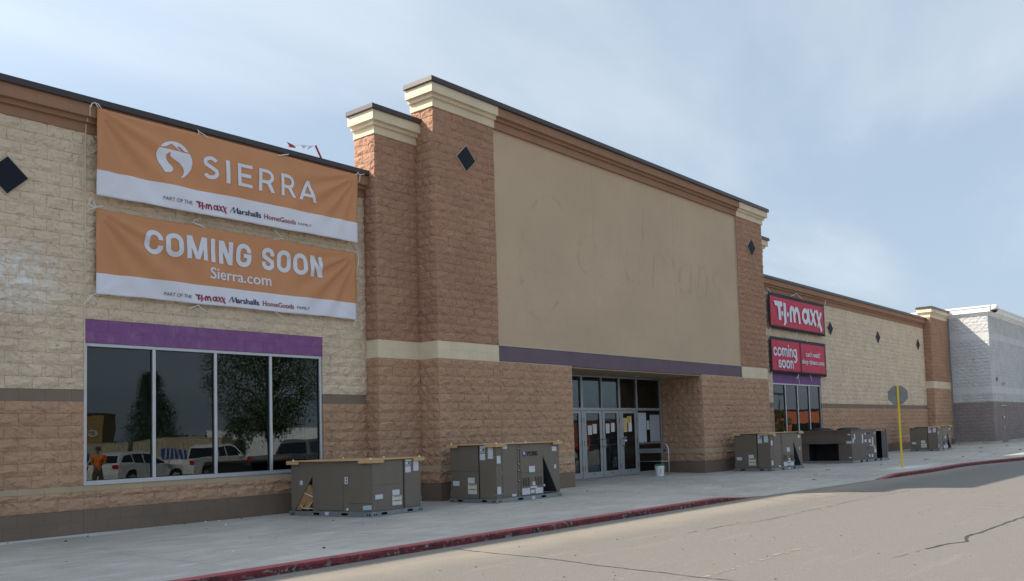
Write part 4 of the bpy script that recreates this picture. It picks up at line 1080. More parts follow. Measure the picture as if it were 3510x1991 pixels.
for segs in ([[(7.10, 5.75), (7.06, 5.63), (7.189, 5.60)], [(7.14, 5.70), (7.189, 5.605), (7.057, 5.541)], [(7.189, 5.605), (7.313, 5.644)]], [[(9.11, 5.75), (8.917, 5.639), (9.225, 5.564)], [(9.0, 5.70), (8.95, 5.63), (9.16, 5.60)]],
             [[(10.684, 5.78), (10.82, 5.69), (10.896, 5.631), (10.695, 5.577)]], [[(12.73, 5.78), (12.843, 5.625), (12.75, 5.60)], [(12.82, 5.62), (12.84, 5.45), (12.788, 5.248)]],
             [[(7.19, 4.09), (7.062, 4.045)], [(7.118, 4.06), (7.04, 3.95), (6.97, 3.88)], [(7.118, 4.06), (7.222, 3.948)]], [[(8.854, 3.985), (9.079, 4.08)], [(9.05, 4.06), (9.238, 3.955)]], [[(10.717, 4.08), (10.82, 4.03), (10.914, 3.964)]], [[(12.76, 4.09), (12.70, 4.03), (12.684, 3.972)], [(12.76, 4.09), (12.86, 4.07), (12.935, 4.016)]]):
    cord(b2, segs, -.10)
RC = (M['red_cloth'], M['black_cloth'])
b3, s3 = banner('banner', 'crimson banner with black border showing the big white maxx logo, above the coming soon one', 33.36, 39.0, 5.45, 6.91, None, 21, RC, y=-.16, hem=.135, amp=.3, group='crimson banners beside the tall panel')
f = Flat(); tj_logo(f, 33.80, 38.62, 5.62, 6.58); f.build('lettering', s3, WH, b3, lift=.03, cell=.10)
cord(b3, [[(33.4, 6.88), (33.2, 7.05)], [(38.97, 6.9), (39.15, 7.1)], [(35.4, 6.92), (35.95, 7.1), (36.6, 6.9)]], -.2, .012)
b4, s4 = banner('banner', 'crimson banner with black border reading coming soon, divided by a black bar', 33.38, 39.0, 3.63, 5.12, None, 33, RC, y=-.13, hem=.13, amp=.3, group='crimson banners beside the tall panel')
f = block_letters(Flat(), 'coming', [(33.60, 4.70, 33.94, 4.34), (33.98, 4.70, 34.36, 4.34), (34.41, 4.70, 34.93, 4.34), (34.98, 4.70, 35.07, 4.34), (35.12, 4.70, 35.42, 4.34), (35.46, 4.70, 35.79, 4.34)], .095)
block_letters(f, 'soon', [(34.0, 4.20, 34.31, 3.86), (34.35, 4.20, 34.70, 3.86), (34.74, 4.20, 35.09, 3.86), (35.14, 4.20, 35.44, 3.86)], .095)
f.text("can't wait?", 36.73, 38.28, 4.44, 4.68, fat=.008).text('shop tjmaxx.com', 36.30, 38.66, 4.06, 4.32, fat=.008).build('lettering', s4, WH, b4, lift=.03, cell=.10)
Flat().poly([(36.19, 3.755), (36.26, 3.75), (36.26, 5.0), (36.19, 5.0)]).build('divider_bar', s4, M['black_cloth'], b4, lift=.03, cell=.10)
cord(b4, [[(33.42, 5.1), (33.2, 5.3), (33.42, 5.46)], [(35.9, 5.42), (35.7, 5.2)], [(36.9, 5.42), (37.1, 5.25), (36.9, 5.08)], [(39.0, 5.1), (39.3, 5.3)]], -.16, .012)
cord(b4, [[(33.4, 3.65), (33.15, 3.4)], [(35.9, 3.64), (35.7, 3.45)], [(35.85, 3.55), (36.0, 3.2)], [(37.1, 3.64), (37.3, 3.42)], [(38.98, 3.65), (39.25, 3.4)]], -.14, .013)

# pennants on the roof
fl = empty('flag_pole', (12.29, .34, 7.49), 0, 'thin dark red pole with red and white pennants leaning above the left roof', 'pole')
mb = MB(); mb.tube([(.06, 0, -.02), (-.24, -.03, .46)], .022, M['crimson'], 8); mb.build('pole', fl)
mb = MB(); mb.tube([(-.24, -.03, .45), (-.45, -.03, .40), (-.62, -.03, .38), (-.80, -.02, .33), (-.95, -.02, .27)], .006, M['rope'], 5); mb.build('cord', fl)
for pts, m in (([(-.45, .40), (-.62, .38), (-.56, .31)], 'white_cloth'), ([(-.30, .43), (-.42, .40), (-.50, .27)], 'white_cloth'), ([(-.80, .33), (-.97, .36), (-.90, .27), (-.99, .25), (-.74, .28)], 'redprint')):
    mb = MB(); mb.prism(pts, -.035, -.03, M[m]); mb.build('pennant', fl)

# ------------------------------------------------------------------ rooftop units standing on the sidewalk
UL, UW = 2.20, 1.43                      # length and width of the base
def placed(name, parent, mb, org, ang): return mb.build(name, parent, bevel=.003)
def ac_unit(corner, rz, H, label, detail=True, cardboard=False, logo=True):
    """local frame: origin at the corner of label end (-x) and long logo side (-y); x along the long side, y across"""
    u = empty('air_conditioning_unit', (corner[0], corner[1], walk_z(corner[0], corner[1])+.003), rz, label, 'air conditioner', 'packaged air conditioning units set down on the sidewalk')
    L_, W_ = UL, UW; b = .085; T = H; hv = M['hvac']
    # galvanised base with fork pockets and lifting holes
    mb = MB(); 
    def rail(x0, x1, fx, fy, pockets):
        segs = []; p = x0
        for a, c in pockets: segs.append((p, a, 0)); segs.append((a, c, 1)); p = c
        segs.append((p, x1, 0))
        for a, c, k in segs:
            for za, zb in (((0.0, .018), (.062, b)) if k else ((0, b),)):
                fx(a, c, za, zb)
    rail(0, L_, lambda a, c, z0, z1: mb.box((a, 0, z0), (c, .03, z1), M['galv']), 0, [(.68, .85), (1.46, 1.63)])
    rail(0, L_, lambda a, c, z0, z1: mb.box((a, W_-.03, z0), (c, W_, z1), M['galv']), 0, [(.62, .80), (1.37, 1.54)])
    rail(.03, W_-.03, lambda a, c, z0, z1: mb.box((0, a, z0), (.03, c, z1), M['galv']), 0, [(.30, .46), (1.02, 1.18)])
    mb.box((L_-.03, .03, 0), (L_, W_-.03, b), M['galv']); mb.box((.03, .03, b-.01), (L_-.03, W_-.03, b), M['galv'])
    mb.build('base_rail', u, bevel=.003)
    mb = MB()
    for x in (.06, .12, L_-.13, L_-.07):
        for y in (-.002, W_): mb.tube([(x, y, .035), (x, y+.003, .035)], .019, M['black'], 12)
    for y in (.06, .12, W_-.12, W_-.06): mb.tube([(-.002, y, .035), (.0012, y, .035)], .019, M['black'], 12)
    mb.build('lifting_hole', u)
    e = .03; X1 = 1.56; X2 = L_-.035
    # cabinet
    mb = MB(); mb.box((e, e, b), (X1, W_-e, T), hv); cab = mb.build('cabinet', u, bevel=.004)
    # end housing with triangular intake cut-outs
    mb = MB(); tri = [(X1+.02, b+.01), (X2-.09, b+.01), (X1+.02, T-.28)]
    for y0, y1 in ((e+.002, e+.018), (W_-e-.018, W_-e-.002)):
        mb.prism([(X1+.001, T-.001), (X1+.001, T-.27), (X1+.02, T-.28), (X2-.09, b+.01), (X2, b+.01), (X2, T-.001)], y0, y1, hv)
        mb.prism([(X1+.001, T-.27), (X1+.001, b+.01), (X1+.019, b+.01), (X1+.019, T-.28)], y0, y1, hv)
    mb.box((X2-.015, e+.02, b+.01), (X2-.001, W_-e-.02, T-.001), hv); mb.box((X1+.001, e+.019, T-.02), (X2-.016, W_-e-.019, T-.002), hv)
    mb.build('intake_housing', u)
    mb = MB(); mb.prism([(X1+.06, T-.25), (X1+.08, T-.25), (X2-.03, b+.02), (X2-.05, b+.02)], e+.019, W_-e-.019, M['hood'])
    mb.box((X1+.001, e+.02, b+.011), (X1+.006, W_-e-.02, T-.03), M['hvac_dark']); mb.build('intake_baffle', u)
    # raised access panels: logo side (y = e), label end (x = e), far side (y = W_-e)
    def py(x0, x1, z0, z1, nm='access_panel', d=.010, m=hv): q = MB(); q.box((x0, e-d, z0), (x1, e-.0005, z1), m); return q.build(nm, u, bevel=.003)
    def px_(y0, y1, z0, z1, nm='access_panel', d=.010, m=hv): q = MB(); q.box((e-d, y0, z0), (e-.0005, y1, z1), m); return q.build(nm, u, bevel=.003)
    def pf(x0, x1, z0, z1, nm='access_panel', d=.010, m=hv): q = MB(); q.box((x0, W_-e+.0005, z0), (x1, W_-e+d, z1), m); return q.build(nm, u, bevel=.003)
    s = (T-b)/1.155; Z = lambda z: b+(z-.085)*s
    py(.04, .165, Z(.80), Z(1.07)); py(.22, .69, b+.04, T-.02); py(.80, 1.545, Z(.60), T-.02); lp = py(.82, 1.545, b+.03, Z(.575))
    px_(.05, .50, b+.025, T-.02); px_(.56, W_-.05, Z(.68), T-.02, d=.006); px_(.56, W_-.05, b+.01, Z(.655), d=.006)
    q = MB(); q.box((e-.0015, .515, b), (e, .545, T-.01), M['hvac_dark']); q.box((.705, e-.0015, b+.02), (.715, e, T-.01), M['hvac_dark']); q.box((.775, e-.0015, b+.02), (.785, e, T-.01), M['hvac_dark']); q.build('panel_gap', u)
    pf(.05, .59, b+.20*s, T-.03, d=.012); pf(.76, 1.44, b+.03, b+.60*s, d=.016)
    if detail:
        q = MB()
        for gx in (.86, .945, 1.03, 1.27, 1.36, 1.45):
            for k in range(11): q.box((gx, e-.018, Z(.31+.017*k)), (gx+.05, e-.0105, Z(.31+.017*k+.008)), M['hvac_dark'])
        q.build('louvre_slots', u)
        for zf in (1.14, .80, .66, .44, .22):
            q = MB(); q.tube([(.745, e-.02, Z(zf)), (.745, e, Z(zf))], .014, M['steel'], 10); q.box((.735, e-.008, Z(zf)-.03), (.755, e, Z(zf)-.012), M['black']); q.build('latch', u)
        for y_, zf in ((.05, 1.17), (.05, .18)):
            q = MB(); q.tube([(e-.022, y_, Z(zf)), (e, y_, Z(zf))], .014, M['steel'], 10); q.build('latch', u)
        for x_, zf in ((.185, 1.17), (.185, .65), (.185, .18)):
            q = MB(); q.tube([(x_, e-.022, Z(zf)), (x_, e, Z(zf))], .014, M['steel'], 10); q.build('latch', u)
    # printed labels
    def lab(side, a0, a1, z0, z1, m='sticker', d=.0125):
        q = MB()
        if side == 'y': c = ((a0+a1)/2, e-d, (Z(z0)+Z(z1))/2); q.box((a0-c[0], -.0015, Z(z0)-c[2]), (a1-c[0], .0015, Z(z1)-c[2]), M[m])
        elif side == 'f': c = ((a0+a1)/2, W_-e+d, (Z(z0)+Z(z1))/2); q.box((a0-c[0], -.0015, Z(z0)-c[2]), (a1-c[0], .0015, Z(z1)-c[2]), M[m])
        else: c = (e-d, (a0+a1)/2, (Z(z0)+Z(z1))/2); q.box((-.0015, a0-c[1], Z(z0)-c[2]), (.0015, a1-c[1], Z(z1)-c[2]), M[m])
        o = q.build('printed_label', u); o.location = c; return o
    K = 1.43/1.40
    for a0, a1, z0, z1 in ((1.12, 1.32, .362, .465), (.66, .86, .415, .54), (.28, .475, 1.18, 1.226), (.34, .48, 1.079, 1.171), (.33, .485, .92, 1.06), (.10, .25, .945, 1.209)): lab('x', a0, a1, z0, z1)
    o = lab('x', .60, .866, .186, .406)
    for z in (.385, .285):
        q = MB(); q.box((e-.0165, .605, Z(z-.012)), (e-.0141, .862, Z(z+.018)), M['yprint']); q.build('warning_strip', u)
        if detail:
            q = Flat(); q.text('CAUTION' if z > .3 else 'WARNING', .66, .82, -.010, .012, bold=.02)
            q.build('label_print', lambda x, z_, l, z=z: Vector((e-.0170, .605+.862-x, Z(z+.003)+z_)), M['blackprint'], u, cell=0)
    q = MB(); q.box((e-.0165, .36, Z(1.115)), (e-.0141, .40, Z(1.165)), M['blackprint']); q.box((e-.0165, .345, Z(1.10)), (e-.0141, .475, Z(1.108)), M['blackprint']); q.build('label_print', u)
    for a0, a1, z0, z1 in ((.24, .375, 1.145, 1.221), (.045, .160, .84, 1.0), (.035, .155, .185, .345), (.50, .635, .108, .160), (1.07, 1.27, .60, .75), (1.175, 1.27, .305, .388), (1.10, 1.33, .245, .298), (.825, 1.08, .118, .268), (1.10, 1.245, .135, .212), (1.27, 1.52, .118, .245)): lab('y', a0, a1, z0, z1, d=.0185 if a0 > .8 else .0125)
    lab('y', 1.91, 2.07, 1.045, 1.145, d=.001); lab('y', 1.97, 2.04, .645, .735, d=.001)
    q = MB(); q.box((1.075, e-.0225, Z(.738)), (1.265, e-.0201, Z(.75)), M['redprint']); q.box((1.105, e-.0225, Z(.288)), (1.325, e-.0201, Z(.297)), M['redprint']); q.box((.83, e-.0225, Z(.258)), (1.075, e-.0201, Z(.267)), M['redprint']); q.build('label_print', u)
    if detail and logo:
        # blue square emblem with a snowflake, and the maker's lettering
        q = MB(); q.box((.89, e-.013, Z(.96)), (.985, e-.0105, Z(1.07)), M['blue']); q.build('emblem', u)
        sf_ = lambda x, z_, l: Vector((x, e-.0135-l, z_))
        f = Flat(); cx, cz = .925, Z(1.03)
        for k in range(6): t = R(60*k); f.stroke([(cx, cz), (cx+.042*math.cos(t), cz+.042*math.sin(t))], .010); 
        f.stroke([(cx+.022*math.cos(R(t)), cz+.022*math.sin(R(t))) for t in range(0, 361, 30)], .006)
        f.build('snowflake_mark', sf_, M['paper_w'], u, lift=.001, cell=0)
        Flat().text('YORK', 1.005, 1.39, Z(.965), Z(1.06), fat=.014).build('lettering', sf_, M['blackprint'], u, lift=-.002, cell=0)
    # far side labels: arrow strip, blue pouch, small symbol, round plug
    q = lab('f', .618, .703, .72, .88); 
    q = MB()
    for z in (.765, .835):
        q.tube([(.66, W_-e+.0138, Z(z)), (.66, W_-e+.0142, Z(z))], .018, M['black'], 10)
    q.build('label_print', u)
    lab('f', 1.845, 1.92, .70, .80, d=.001)
    o = lab('f', .03, .245, .135, .235, 'sticker_blue'); o.rotation_euler = (0, R(4), 0)
    q = MB(); q.tube([(.644, W_-e, Z(.142)), (.644, W_-e+.02, Z(.142))], .022, M['bucket'], 14); q.build('round_plug', u)
    q = MB(); q.box((1.115, W_+.0005, .018), (1.216, W_+.002, .08), M['sticker']); q.build('base_tag', u); q = MB(); q.box((1.135, -.002, .004), (1.237, -.0005, .063), M['sticker']); q.build('base_tag', u)
    if not cardboard:
        q = MB(); q.tube([(X1+.005, .14, Z(.28)), (X1+.13, .10, Z(.27))], .035, M['steel'], 14); q.build('vent_pipe', u, smooth=False)
    else:
        cbx = empty('cardboard_box', (0, 0, 0), 0, 'strapped cardboard cartons wedged in the triangular intake of the nearest unit', 'cardboard box')
        cbx.location = u.location; cbx.rotation_euler = (0, 0, rz)
        q = MB(); q.prism([(X1+.02, .50), (X1+.14, .60), (X2-.10, .11), (X2-.24, .10), (X1+.05, .44)], W_-.40, W_-.052, M['card']); q.build('carton', cbx)
        q = MB(); q.prism([(X1+.012, .48), (X1+.04, .49), (X1+.30, .12), (X1+.15, .105), (X1+.012, .30)], W_-.36, W_-.047, M['card']); q.build('carton', cbx)
        q = MB(); q.tube([(X1+.36, W_-.045, .47), (X1+.25, W_-.04, .43), (X1+.02, W_-.04, .36)], .008, M['rope'], 6); q.tube([(X1+.36, W_-.04, .20), (X1+.30, W_-.038, .14), (X1+.02, W_-.038, .14)], .007, M['rope'], 6); q.tube([(X1+.02, W_-.038, .27), (X1+.20, W_-.038, .13)], .006, M['rope'], 6); q.build('strap', cbx)
    return u
def wood_lid(corner, rz, H, label, missing=()):
    w = empty('wooden_frame', (corner[0], corner[1], walk_z(corner[0], corner[1])+.003+H), rz, label, 'wooden frame', 'pine packing frames lying on the air conditioning units')
    L_, W_ = UL, UW; t = .022; o_ = .03
    P = []
    def plank(a, b, z0, z1): 
        q = MB(); c = [(a[i]+b[i])/2 for i in range(2)]+[(z0+z1)/2]
        q.box((a[0]-c[0], a[1]-c[1], z0-c[2]), (b[0]-c[0], b[1]-c[1], z1-c[2]), M['wood']); r_ = q.build('plank', w, bevel=.002); r_.location = c
        return r_
    z = .002
    for x0, x1 in ((-o_, .30), (L_-.30, L_+o_)):
        for y0, y1 in ((-o_, .09), (W_-.09, W_+o_)): plank((x0, y0), (x1, y1), z-.045, z-.001) if False else None
    # long rails, cross boards, corner blocks hooked over the edges
    plank((-o_, -o_), (L_+o_, .06), z, z+t); plank((-o_, W_-.06), (L_+o_, W_+o_), z, z+t); plank((-o_, .062), (.09, W_-.062), z, z+t); plank((L_-.09, .062), (L_+o_, W_-.062), z, z+t)
    for y in (.38, .70, 1.0): plank((.095, y), (L_-.095, y+.11), z, z+t*.9)
    for q in ((-o_-.002, -o_-.006, .30, -.001), (L_-.30, -o_-.006, L_+o_+.002, -.001), (-o_-.002, W_+.001, .30, W_+o_+.006), (L_-.30, W_+.001, L_+o_+.002, W_+o_+.006), (-o_-.008, -.0, -.001, .30), (-o_-.008, W_-.30, -.001, W_)):
        plank((q[0], q[1]), (q[2], q[3]), -.048, z-.001)
    for x, y in ((.05, .03), (L_-.06, .02), (.06, W_-.04), (L_-.1, W_-.03), (1.0, .02)):
        q = MB(); q.lathe([(.02, 0), (.016, .012), (.008, .022), (.002, .026)], (x, y, z+t), M['bucket'], 8); q.build('foam_cap', w)
    return w
def put(corner, angR, H, label, wlabel, kind, **k):
    """corner: visible near corner on the ground; angR: direction of the face that runs to the right in the picture"""
    a = R(angR)
    if kind == 'logo': loc, rz = corner, a
    else:                                     # label end faces the road, far side faces left: turn the unit by +90 degrees
        rz = a+math.pi/2; ox = Vector((math.cos(rz), math.sin(rz))); oy = Vector((-math.sin(rz), math.cos(rz)))
        p = Vector(corner)-oy*UW; loc = (p.x, p.y)
    u = ac_unit(loc, rz, H, label, **k)
    if wlabel: wood_lid(loc, rz, H+.002, wlabel)
    return u
put((10.942, -2.74), 6.9, 1.035, 'nearest taupe unit, standing sideways under the big window with cartons in its intake', 'pine packing frame on the nearest, lowest air conditioning unit', 'far', cardboard=True)
put((14.135, -2.906), 0.0, 1.235, 'taupe unit lettered YORK beside the entrance, with a blue snowflake emblem', 'pine packing frame on the unit lettered YORK', 'logo')
put((27.345, -2.861), -4.0, 1.235, 'taupe unit past the entrance, in front of the big dark brown unit', 'pine packing frame on the unit just past the entrance', 'logo', logo=False)
put((46.759, -2.589), -1.1, 1.22, 'farthest taupe unit, near the white building beyond the yellow sign post', 'pine packing frame on the farthest unit near the white building', 'logo', logo=False)
# big brown unit
bu = empty('large_air_conditioning_unit', (33.09, -3.394, .003), R(-6.7), 'large dark brown unit with a black opening low in its side', 'air conditioner')
LB, WB, TB = 3.01, 2.75, 1.225; hv = M['hvac2']
mb = MB()
for a, c in ((0, .62), (.78, 1.05), (1.22, 1.75), (1.92, 2.2), (2.36, LB)): mb.box((a, 0, 0), (c, .04, .085), M['galv'])
mb.box((0, .04, 0), (.04, WB, .085), M['galv']); mb.box((0.04, WB-.04, 0), (LB, WB, .085), M['galv']); mb.box((LB-.04, .04, 0), (LB, WB-.04, .085), M['galv']); mb.box((.04, .04, .07), (LB-.04, WB-.04, .084), M['galv'])
mb.build('base_rail', bu, bevel=.003)
mb = MB(); e = .03
mb.box((e, e, .086), (2.02, .06, TB), hv); mb.box((e, .06, .735), (e+.02, WB-.06, TB), hv); mb.box((e, .06, .086), (e+.02, .575, .735), hv); mb.box((e, 1.84, .086), (e+.02, WB-.06, .735), hv)
mb.box((e, WB-.06, .086), (LB-.04, WB-.03, TB), hv); mb.box((e+.02, .06, TB-.02), (2.02, WB-.06, TB), hv); mb.box((2.0, .06, .086), (2.02, WB-.06, TB-.02), hv)
mb.build('cabinet', bu)
mb = MB(); mb.box((e+.55, .3, .09), (e+.57, 2.3, .80), M['hvac_dark']); mb.box((e+.021, .575, .086), (e+.55, 1.84, .092), M['hvac_dark']); mb.box((e+.021, .56, .09), (e+.55, .575, .75), M['hvac_dark']); mb.box((e+.021, 1.84, .09), (e+.55, 1.855, .75), M['hvac_dark']); mb.box((e+.021, .575, .745), (e+.55, 1.84, .76), M['hvac_dark']); mb.build('supply_opening', bu)
mb = MB(); mb.box((e-.045, .36, .735), (e-.001, 2.5, .765), hv); mb.box((e-.02, .36, 1.12), (e-.001, 2.5, 1.14), hv); mb.build('ledge', bu)
mb = MB(); mb.box((-.002, .0, TB), (2.9, WB, TB+.022), hv); mb.build('top_cover', bu, bevel=.004)
mb = MB(); mb.box((2.03, .10, .086), (2.05, WB-.06, TB-.001), M['hvac_dark']); mb.box((2.50, e, .086), (LB-.03, .05, TB-.06), M['hood'])
for k in range(26): mb.box((2.52, e-.004, .13+k*.04), (LB-.06, e-.0005, .148+k*.04), M['hvac_dark'])
mb.box((LB-.05, .05, .086), (LB-.03, WB-.06, TB-.06), M['hvac_dark']); mb.build('coil_guard', bu)
mb = MB(); mb.box((2.05, .6, .086), (2.5, .62, TB-.001), M['hvac_dark']); mb.build('coil', bu)
mb = MB(); mb.box((2.88, e-.01, .086), (2.93, e+.03, TB+.0), hv); mb.build('corner_post', bu)
for yy_ in (.78, 1.95):
    mb = MB(); mb.lathe([(.46, 0), (.44, .05), (.30, .085), (.10, .10), (.03, .10)], (1.30, yy_, TB+.022), M['black'], 24); mb.build('fan_guard', bu)
for a0, z0, a1, z1 in ((.232, .884, .33, 1.08), (.105, .755, .217, .915), (.859, .743, .95, 1.073), (1.059, .753, 1.22, .855), (1.402, .726, 1.56, .864), (1.664, .594, 1.76, .929), (1.82, .333, 1.97, .485), (1.334, .172, 1.46, .286), (1.58, .163, 1.71, .287), (1.089, 1.034, 1.17, 1.115), (1.88, 1.052, 1.96, 1.134), (1.5, .60, 1.58, .66), (1.8, .52, 1.9, .59), (.8, .72, .9, .74)):
    q = MB(); c = ((a0+a1)/2, e-.003, (z0+z1)/2); q.box((a0-c[0], -.002, z0-c[2]), (a1-c[0], .002, z1-c[2]), M['sticker']); o = q.build('printed_label', bu); o.location = c
for a0, z0, a1, z1, m in ((.06, 1.045, .17, 1.09, 'sticker'), (.02, .725, .24, .825, 'sticker_blue'), (.056, .19, .17, .23, 'sticker')):
    q = MB(); c = (e-.003, (a0+a1)/2, (z0+z1)/2); q.box((-.002, a0-c[1], z0-c[2]), (.002, a1-c[1], z1-c[2]), M[m]); o = q.build('printed_label', bu); o.location = c
for x, z in ((1.28, .53), (1.30, .20)):
    q = MB(); q.box((x, e-.02, z-.03), (x+.03, e, z+.03), M['black']); q.build('latch', bu)
q = MB(); q.box((1.30, e-.0015, .525), (1.62, e-.0002, .532), M['hvac_dark']); q.build('panel_gap', bu); q = MB(); q.box((1.25, e-.004, 1.06), (1.52, e-.0002, 1.12), M['black']); q.build('name_plate', bu)

# ------------------------------------------------------------------ sign post, bucket, guard rail, notices
sg_ = empty('stop_sign', (29.29, -6.46, walk_z(29.29, -6.46)), 0, 'octagonal sign seen from its grey back on a yellow post by the red kerb', 'sign')
mb = MB()
mb.prism([(-.032, -.012), (-.032, .012), (-.012, .024), (.012, .024), (.032, .012), (.032, -.012), (.014, -.02), (-.014, -.02)], 0.0, 2.632, M['yellow'], axis='z')
o = mb.build('post', sg_); o.rotation_euler = (0, 0, R(-37.5))
dirp = Vector((.95, .32)).normalized()
na = math.atan2(-.537, .174)
mb = MB(); rr_ = .305/math.cos(math.pi/8)*1.0
oct_ = [(rr_*math.cos(R(22.5+45*k)), rr_*math.sin(R(22.5+45*k))) for k in range(8)]
mb.prism(oct_, -.0015, .0015, M['signback']); o = mb.build('sign_plate', sg_); o.location = (.055, .03, 2.33); o.rotation_euler = (0, 0, na)
fr_ = Flat().text('STOP', -.2, .2, -.1, .1, bold=.02)
mb = MB(); mb.prism([(x*.97, z*.97) for x, z in oct_], .002, .003, M['redprint']); o2 = mb.build('sign_face', sg_); o2.location = (.055, .03, 2.33); o2.rotation_euler = (0, 0, na)
o3 = fr_.build('lettering', lambda x, z, l: Vector((-x, .0045, z)), M['paper_w'], sg_, cell=0); o3.location = (.055, .03, 2.33); o3.rotation_euler = (0, 0, na)
for z in (2.57, 2.09):
    mb = MB(); mb.tube([(0, -.03, z), (.02, .035, z)], .009, M['galv'], 8); mb.build('bolt', sg_)
bk = empty('paint_bucket', (24.32, -.46, walk_z(24.32, -.46)), R(20), 'white plastic bucket with a green lid beside the entrance guard rail', 'bucket')
mb = MB(); mb.lathe([(.128, 0), (.132, .01), (.148, .27), (.156, .275), (.156, .29), (.150, .292), (.151, .325)], (0, 0, 0), M['bucket'], 32); mb.build('body', bk, smooth=False)
mb = MB(); mb.lathe([(.158, .322), (.160, .334), (.160, .360), (.150, .368), (.145, .362), (.01, .362)], (0, 0, 0), M['green'], 32); mb.build('lid', bk)
mb = MB(); mb.tube([(.155*math.cos(R(t)), .155*math.sin(R(t))*.35-.11 if False else -.158-.01*math.sin(R(t)), .29-.12*math.sin(R(t))) for t in range(0, 181, 15)], .003, M['steel'], 6); mb.build('handle', bk)
def wrap(t0, t1, z0, z1, m, nm):
    mb = MB(); n = 6; vs = []
    for i in range(n+1):
        t = R(t0+(t1-t0)*i/n)
        for z in (z0, z1): r_ = .134+(.0145)*(z/.27)+.002; vs.append((r_*math.cos(t), r_*math.sin(t), z))
    mb.add(vs, [(2*i, 2*i+2, 2*i+3, 2*i+1) for i in range(n)], m); return mb.build(nm, bk)
for z in (.075, .105, .13, .155, .185, .205): wrap(200, 200+rnd.randint(8, 16), z, z+.014, M['greyprint'], 'print')
wrap(285, 315, .12, .21, M['grn_print'], 'print')
gr = empty('guard_rail', (24.8, .6, .03), 0, 'stainless door guard rail running out from the storefront behind the bucket', 'railing')
mb = MB(); zf = -.03
mb.tube([(0, 0, 1.03), (0, -.85, 1.03)]+[(0, -.85-.26*math.sin(R(t)), 1.03-.26*(1-math.cos(R(t)))) for t in range(15, 91, 15)]+[(0, -1.11, .5), (0, -1.11, zf)], .021, M['steel'], 12); mb.build('rail', gr, smooth=True)
mb = MB(); mb.tube([(0, 0, .43), (0, -1.10, .43)], .012, M['steel'], 10); mb.build('lower_bar', gr, smooth=True)
mb = MB(); mb.box((-.012, -1.09, .70), (.012, -.0, .845), M['alu_dull']); mb.build('kick_panel', gr)
mb = MB(); mb.box((-.016, -1.02, .72), (-.0125, -.93, .825), M['greyprint']); mb.build('decal', gr)
mb = MB(); mb.lathe([(.05, 0), (.05, .012), (.022, .02)], (0, -1.11, zf), M['steel'], 16); mb.build('foot', gr)
def notice(x0, x1, z0, z1, m, label, name='notice', cat='notice', rot=0, y=YS-.004, text=None):
    t = empty(name, ((x0+x1)/2, y, z0), 0, label, cat)
    q = MB(); q.box((-(x1-x0)/2, -.003, 0), ((x1-x0)/2, 0, z1-z0), M[m]); o = q.build('sheet', t); o.rotation_euler = (0, R(rot), 0)
    if text:
        f = Flat()
        for i, l in enumerate(text):
            h = (z1-z0)/(len(text)+1.6); f.text(l, -(x1-x0)*.38, (x1-x0)*.38, (z1-z0)-h*(i+1.2)-h*.25, (z1-z0)-h*(i+1.2)+h*.35, bold=.03)
        f.build('print', lambda x, z, l: Vector((x, -.0045, z)), M['blackprint'], t, cell=0)
    return t
def lines(t, x0, x1, z0, z1, n, m='greyprint'):
    q = MB()
    for i in range(n):
        z = z1-(z1-z0)*(i+.8)/(n+1); a = (x1-x0)*.42
        q.box((-a, -.0042, z-z0-.004), (a*(.5+.5*rnd.random()), -.0032, z-z0+.004), M[m])
    q.build('print', t)
for a in (((22.08, 22.28, 1.39, 1.67), 'paper_w', 'white notice at the far left of the middle glass doors'), ((22.33, 22.53, 1.42, 1.71), 'paper_w', 'second white notice from the left on the middle glass doors'),
          ((23.02, 23.21, 1.42, 1.72), 'paper_w', 'dull white notice by the handle on the right door of the centre pair'), ((23.30, 23.49, 1.46, 1.74), 'paper_w', 'bright white notice by the hinges on the right door of the centre pair'),
          ((23.955, 24.20, 1.44, 1.89), 'paper_y', 'taller yellow notice at the left of the last glass door'), ((24.21, 24.455, 1.73, 1.95), 'paper_y', 'shorter yellow notice at the top of the last glass door'), ((24.27, 24.455, 1.45, 1.728), 'paper_w', 'white notice under the shorter yellow one on the last glass door')):
    t = notice(*a[0], a[1], a[2]); lines(t, *a[0][:2], *a[0][2:], 7 if a[1] != 'paper_w' or a[0][0] < 24 else 3, 'greyprint' if a[0][0] < 24.2 else 'blackprint')
t = notice(24.0, 24.12, 1.14, 1.29, 'paper_w', 'small blue and white hours tag hanging at the handle of the last glass door', 'door_tag', 'tag', y=YS-.03); q = MB(); q.box((-.055, -.006, .05), (.055, -.0032, .14), M['blue']); q.build('print', t)
notice(24.84, 25.345, 1.08, 2.06, 'board', 'tall pale blue board in the side window right of the doors', 'cover_board', 'board', y=YS+.012); notice(25.57, 26.17, 1.09, 1.99, 'board2', 'tall grey board beside the brick jamb in the side window', 'cover_board', 'board', y=YS+.012); notice(25.37, 25.54, 1.5, 1.80, 'board', 'small pale sheet between the two tall boards in the side window', 'cover_board', 'board', y=YS+.011)

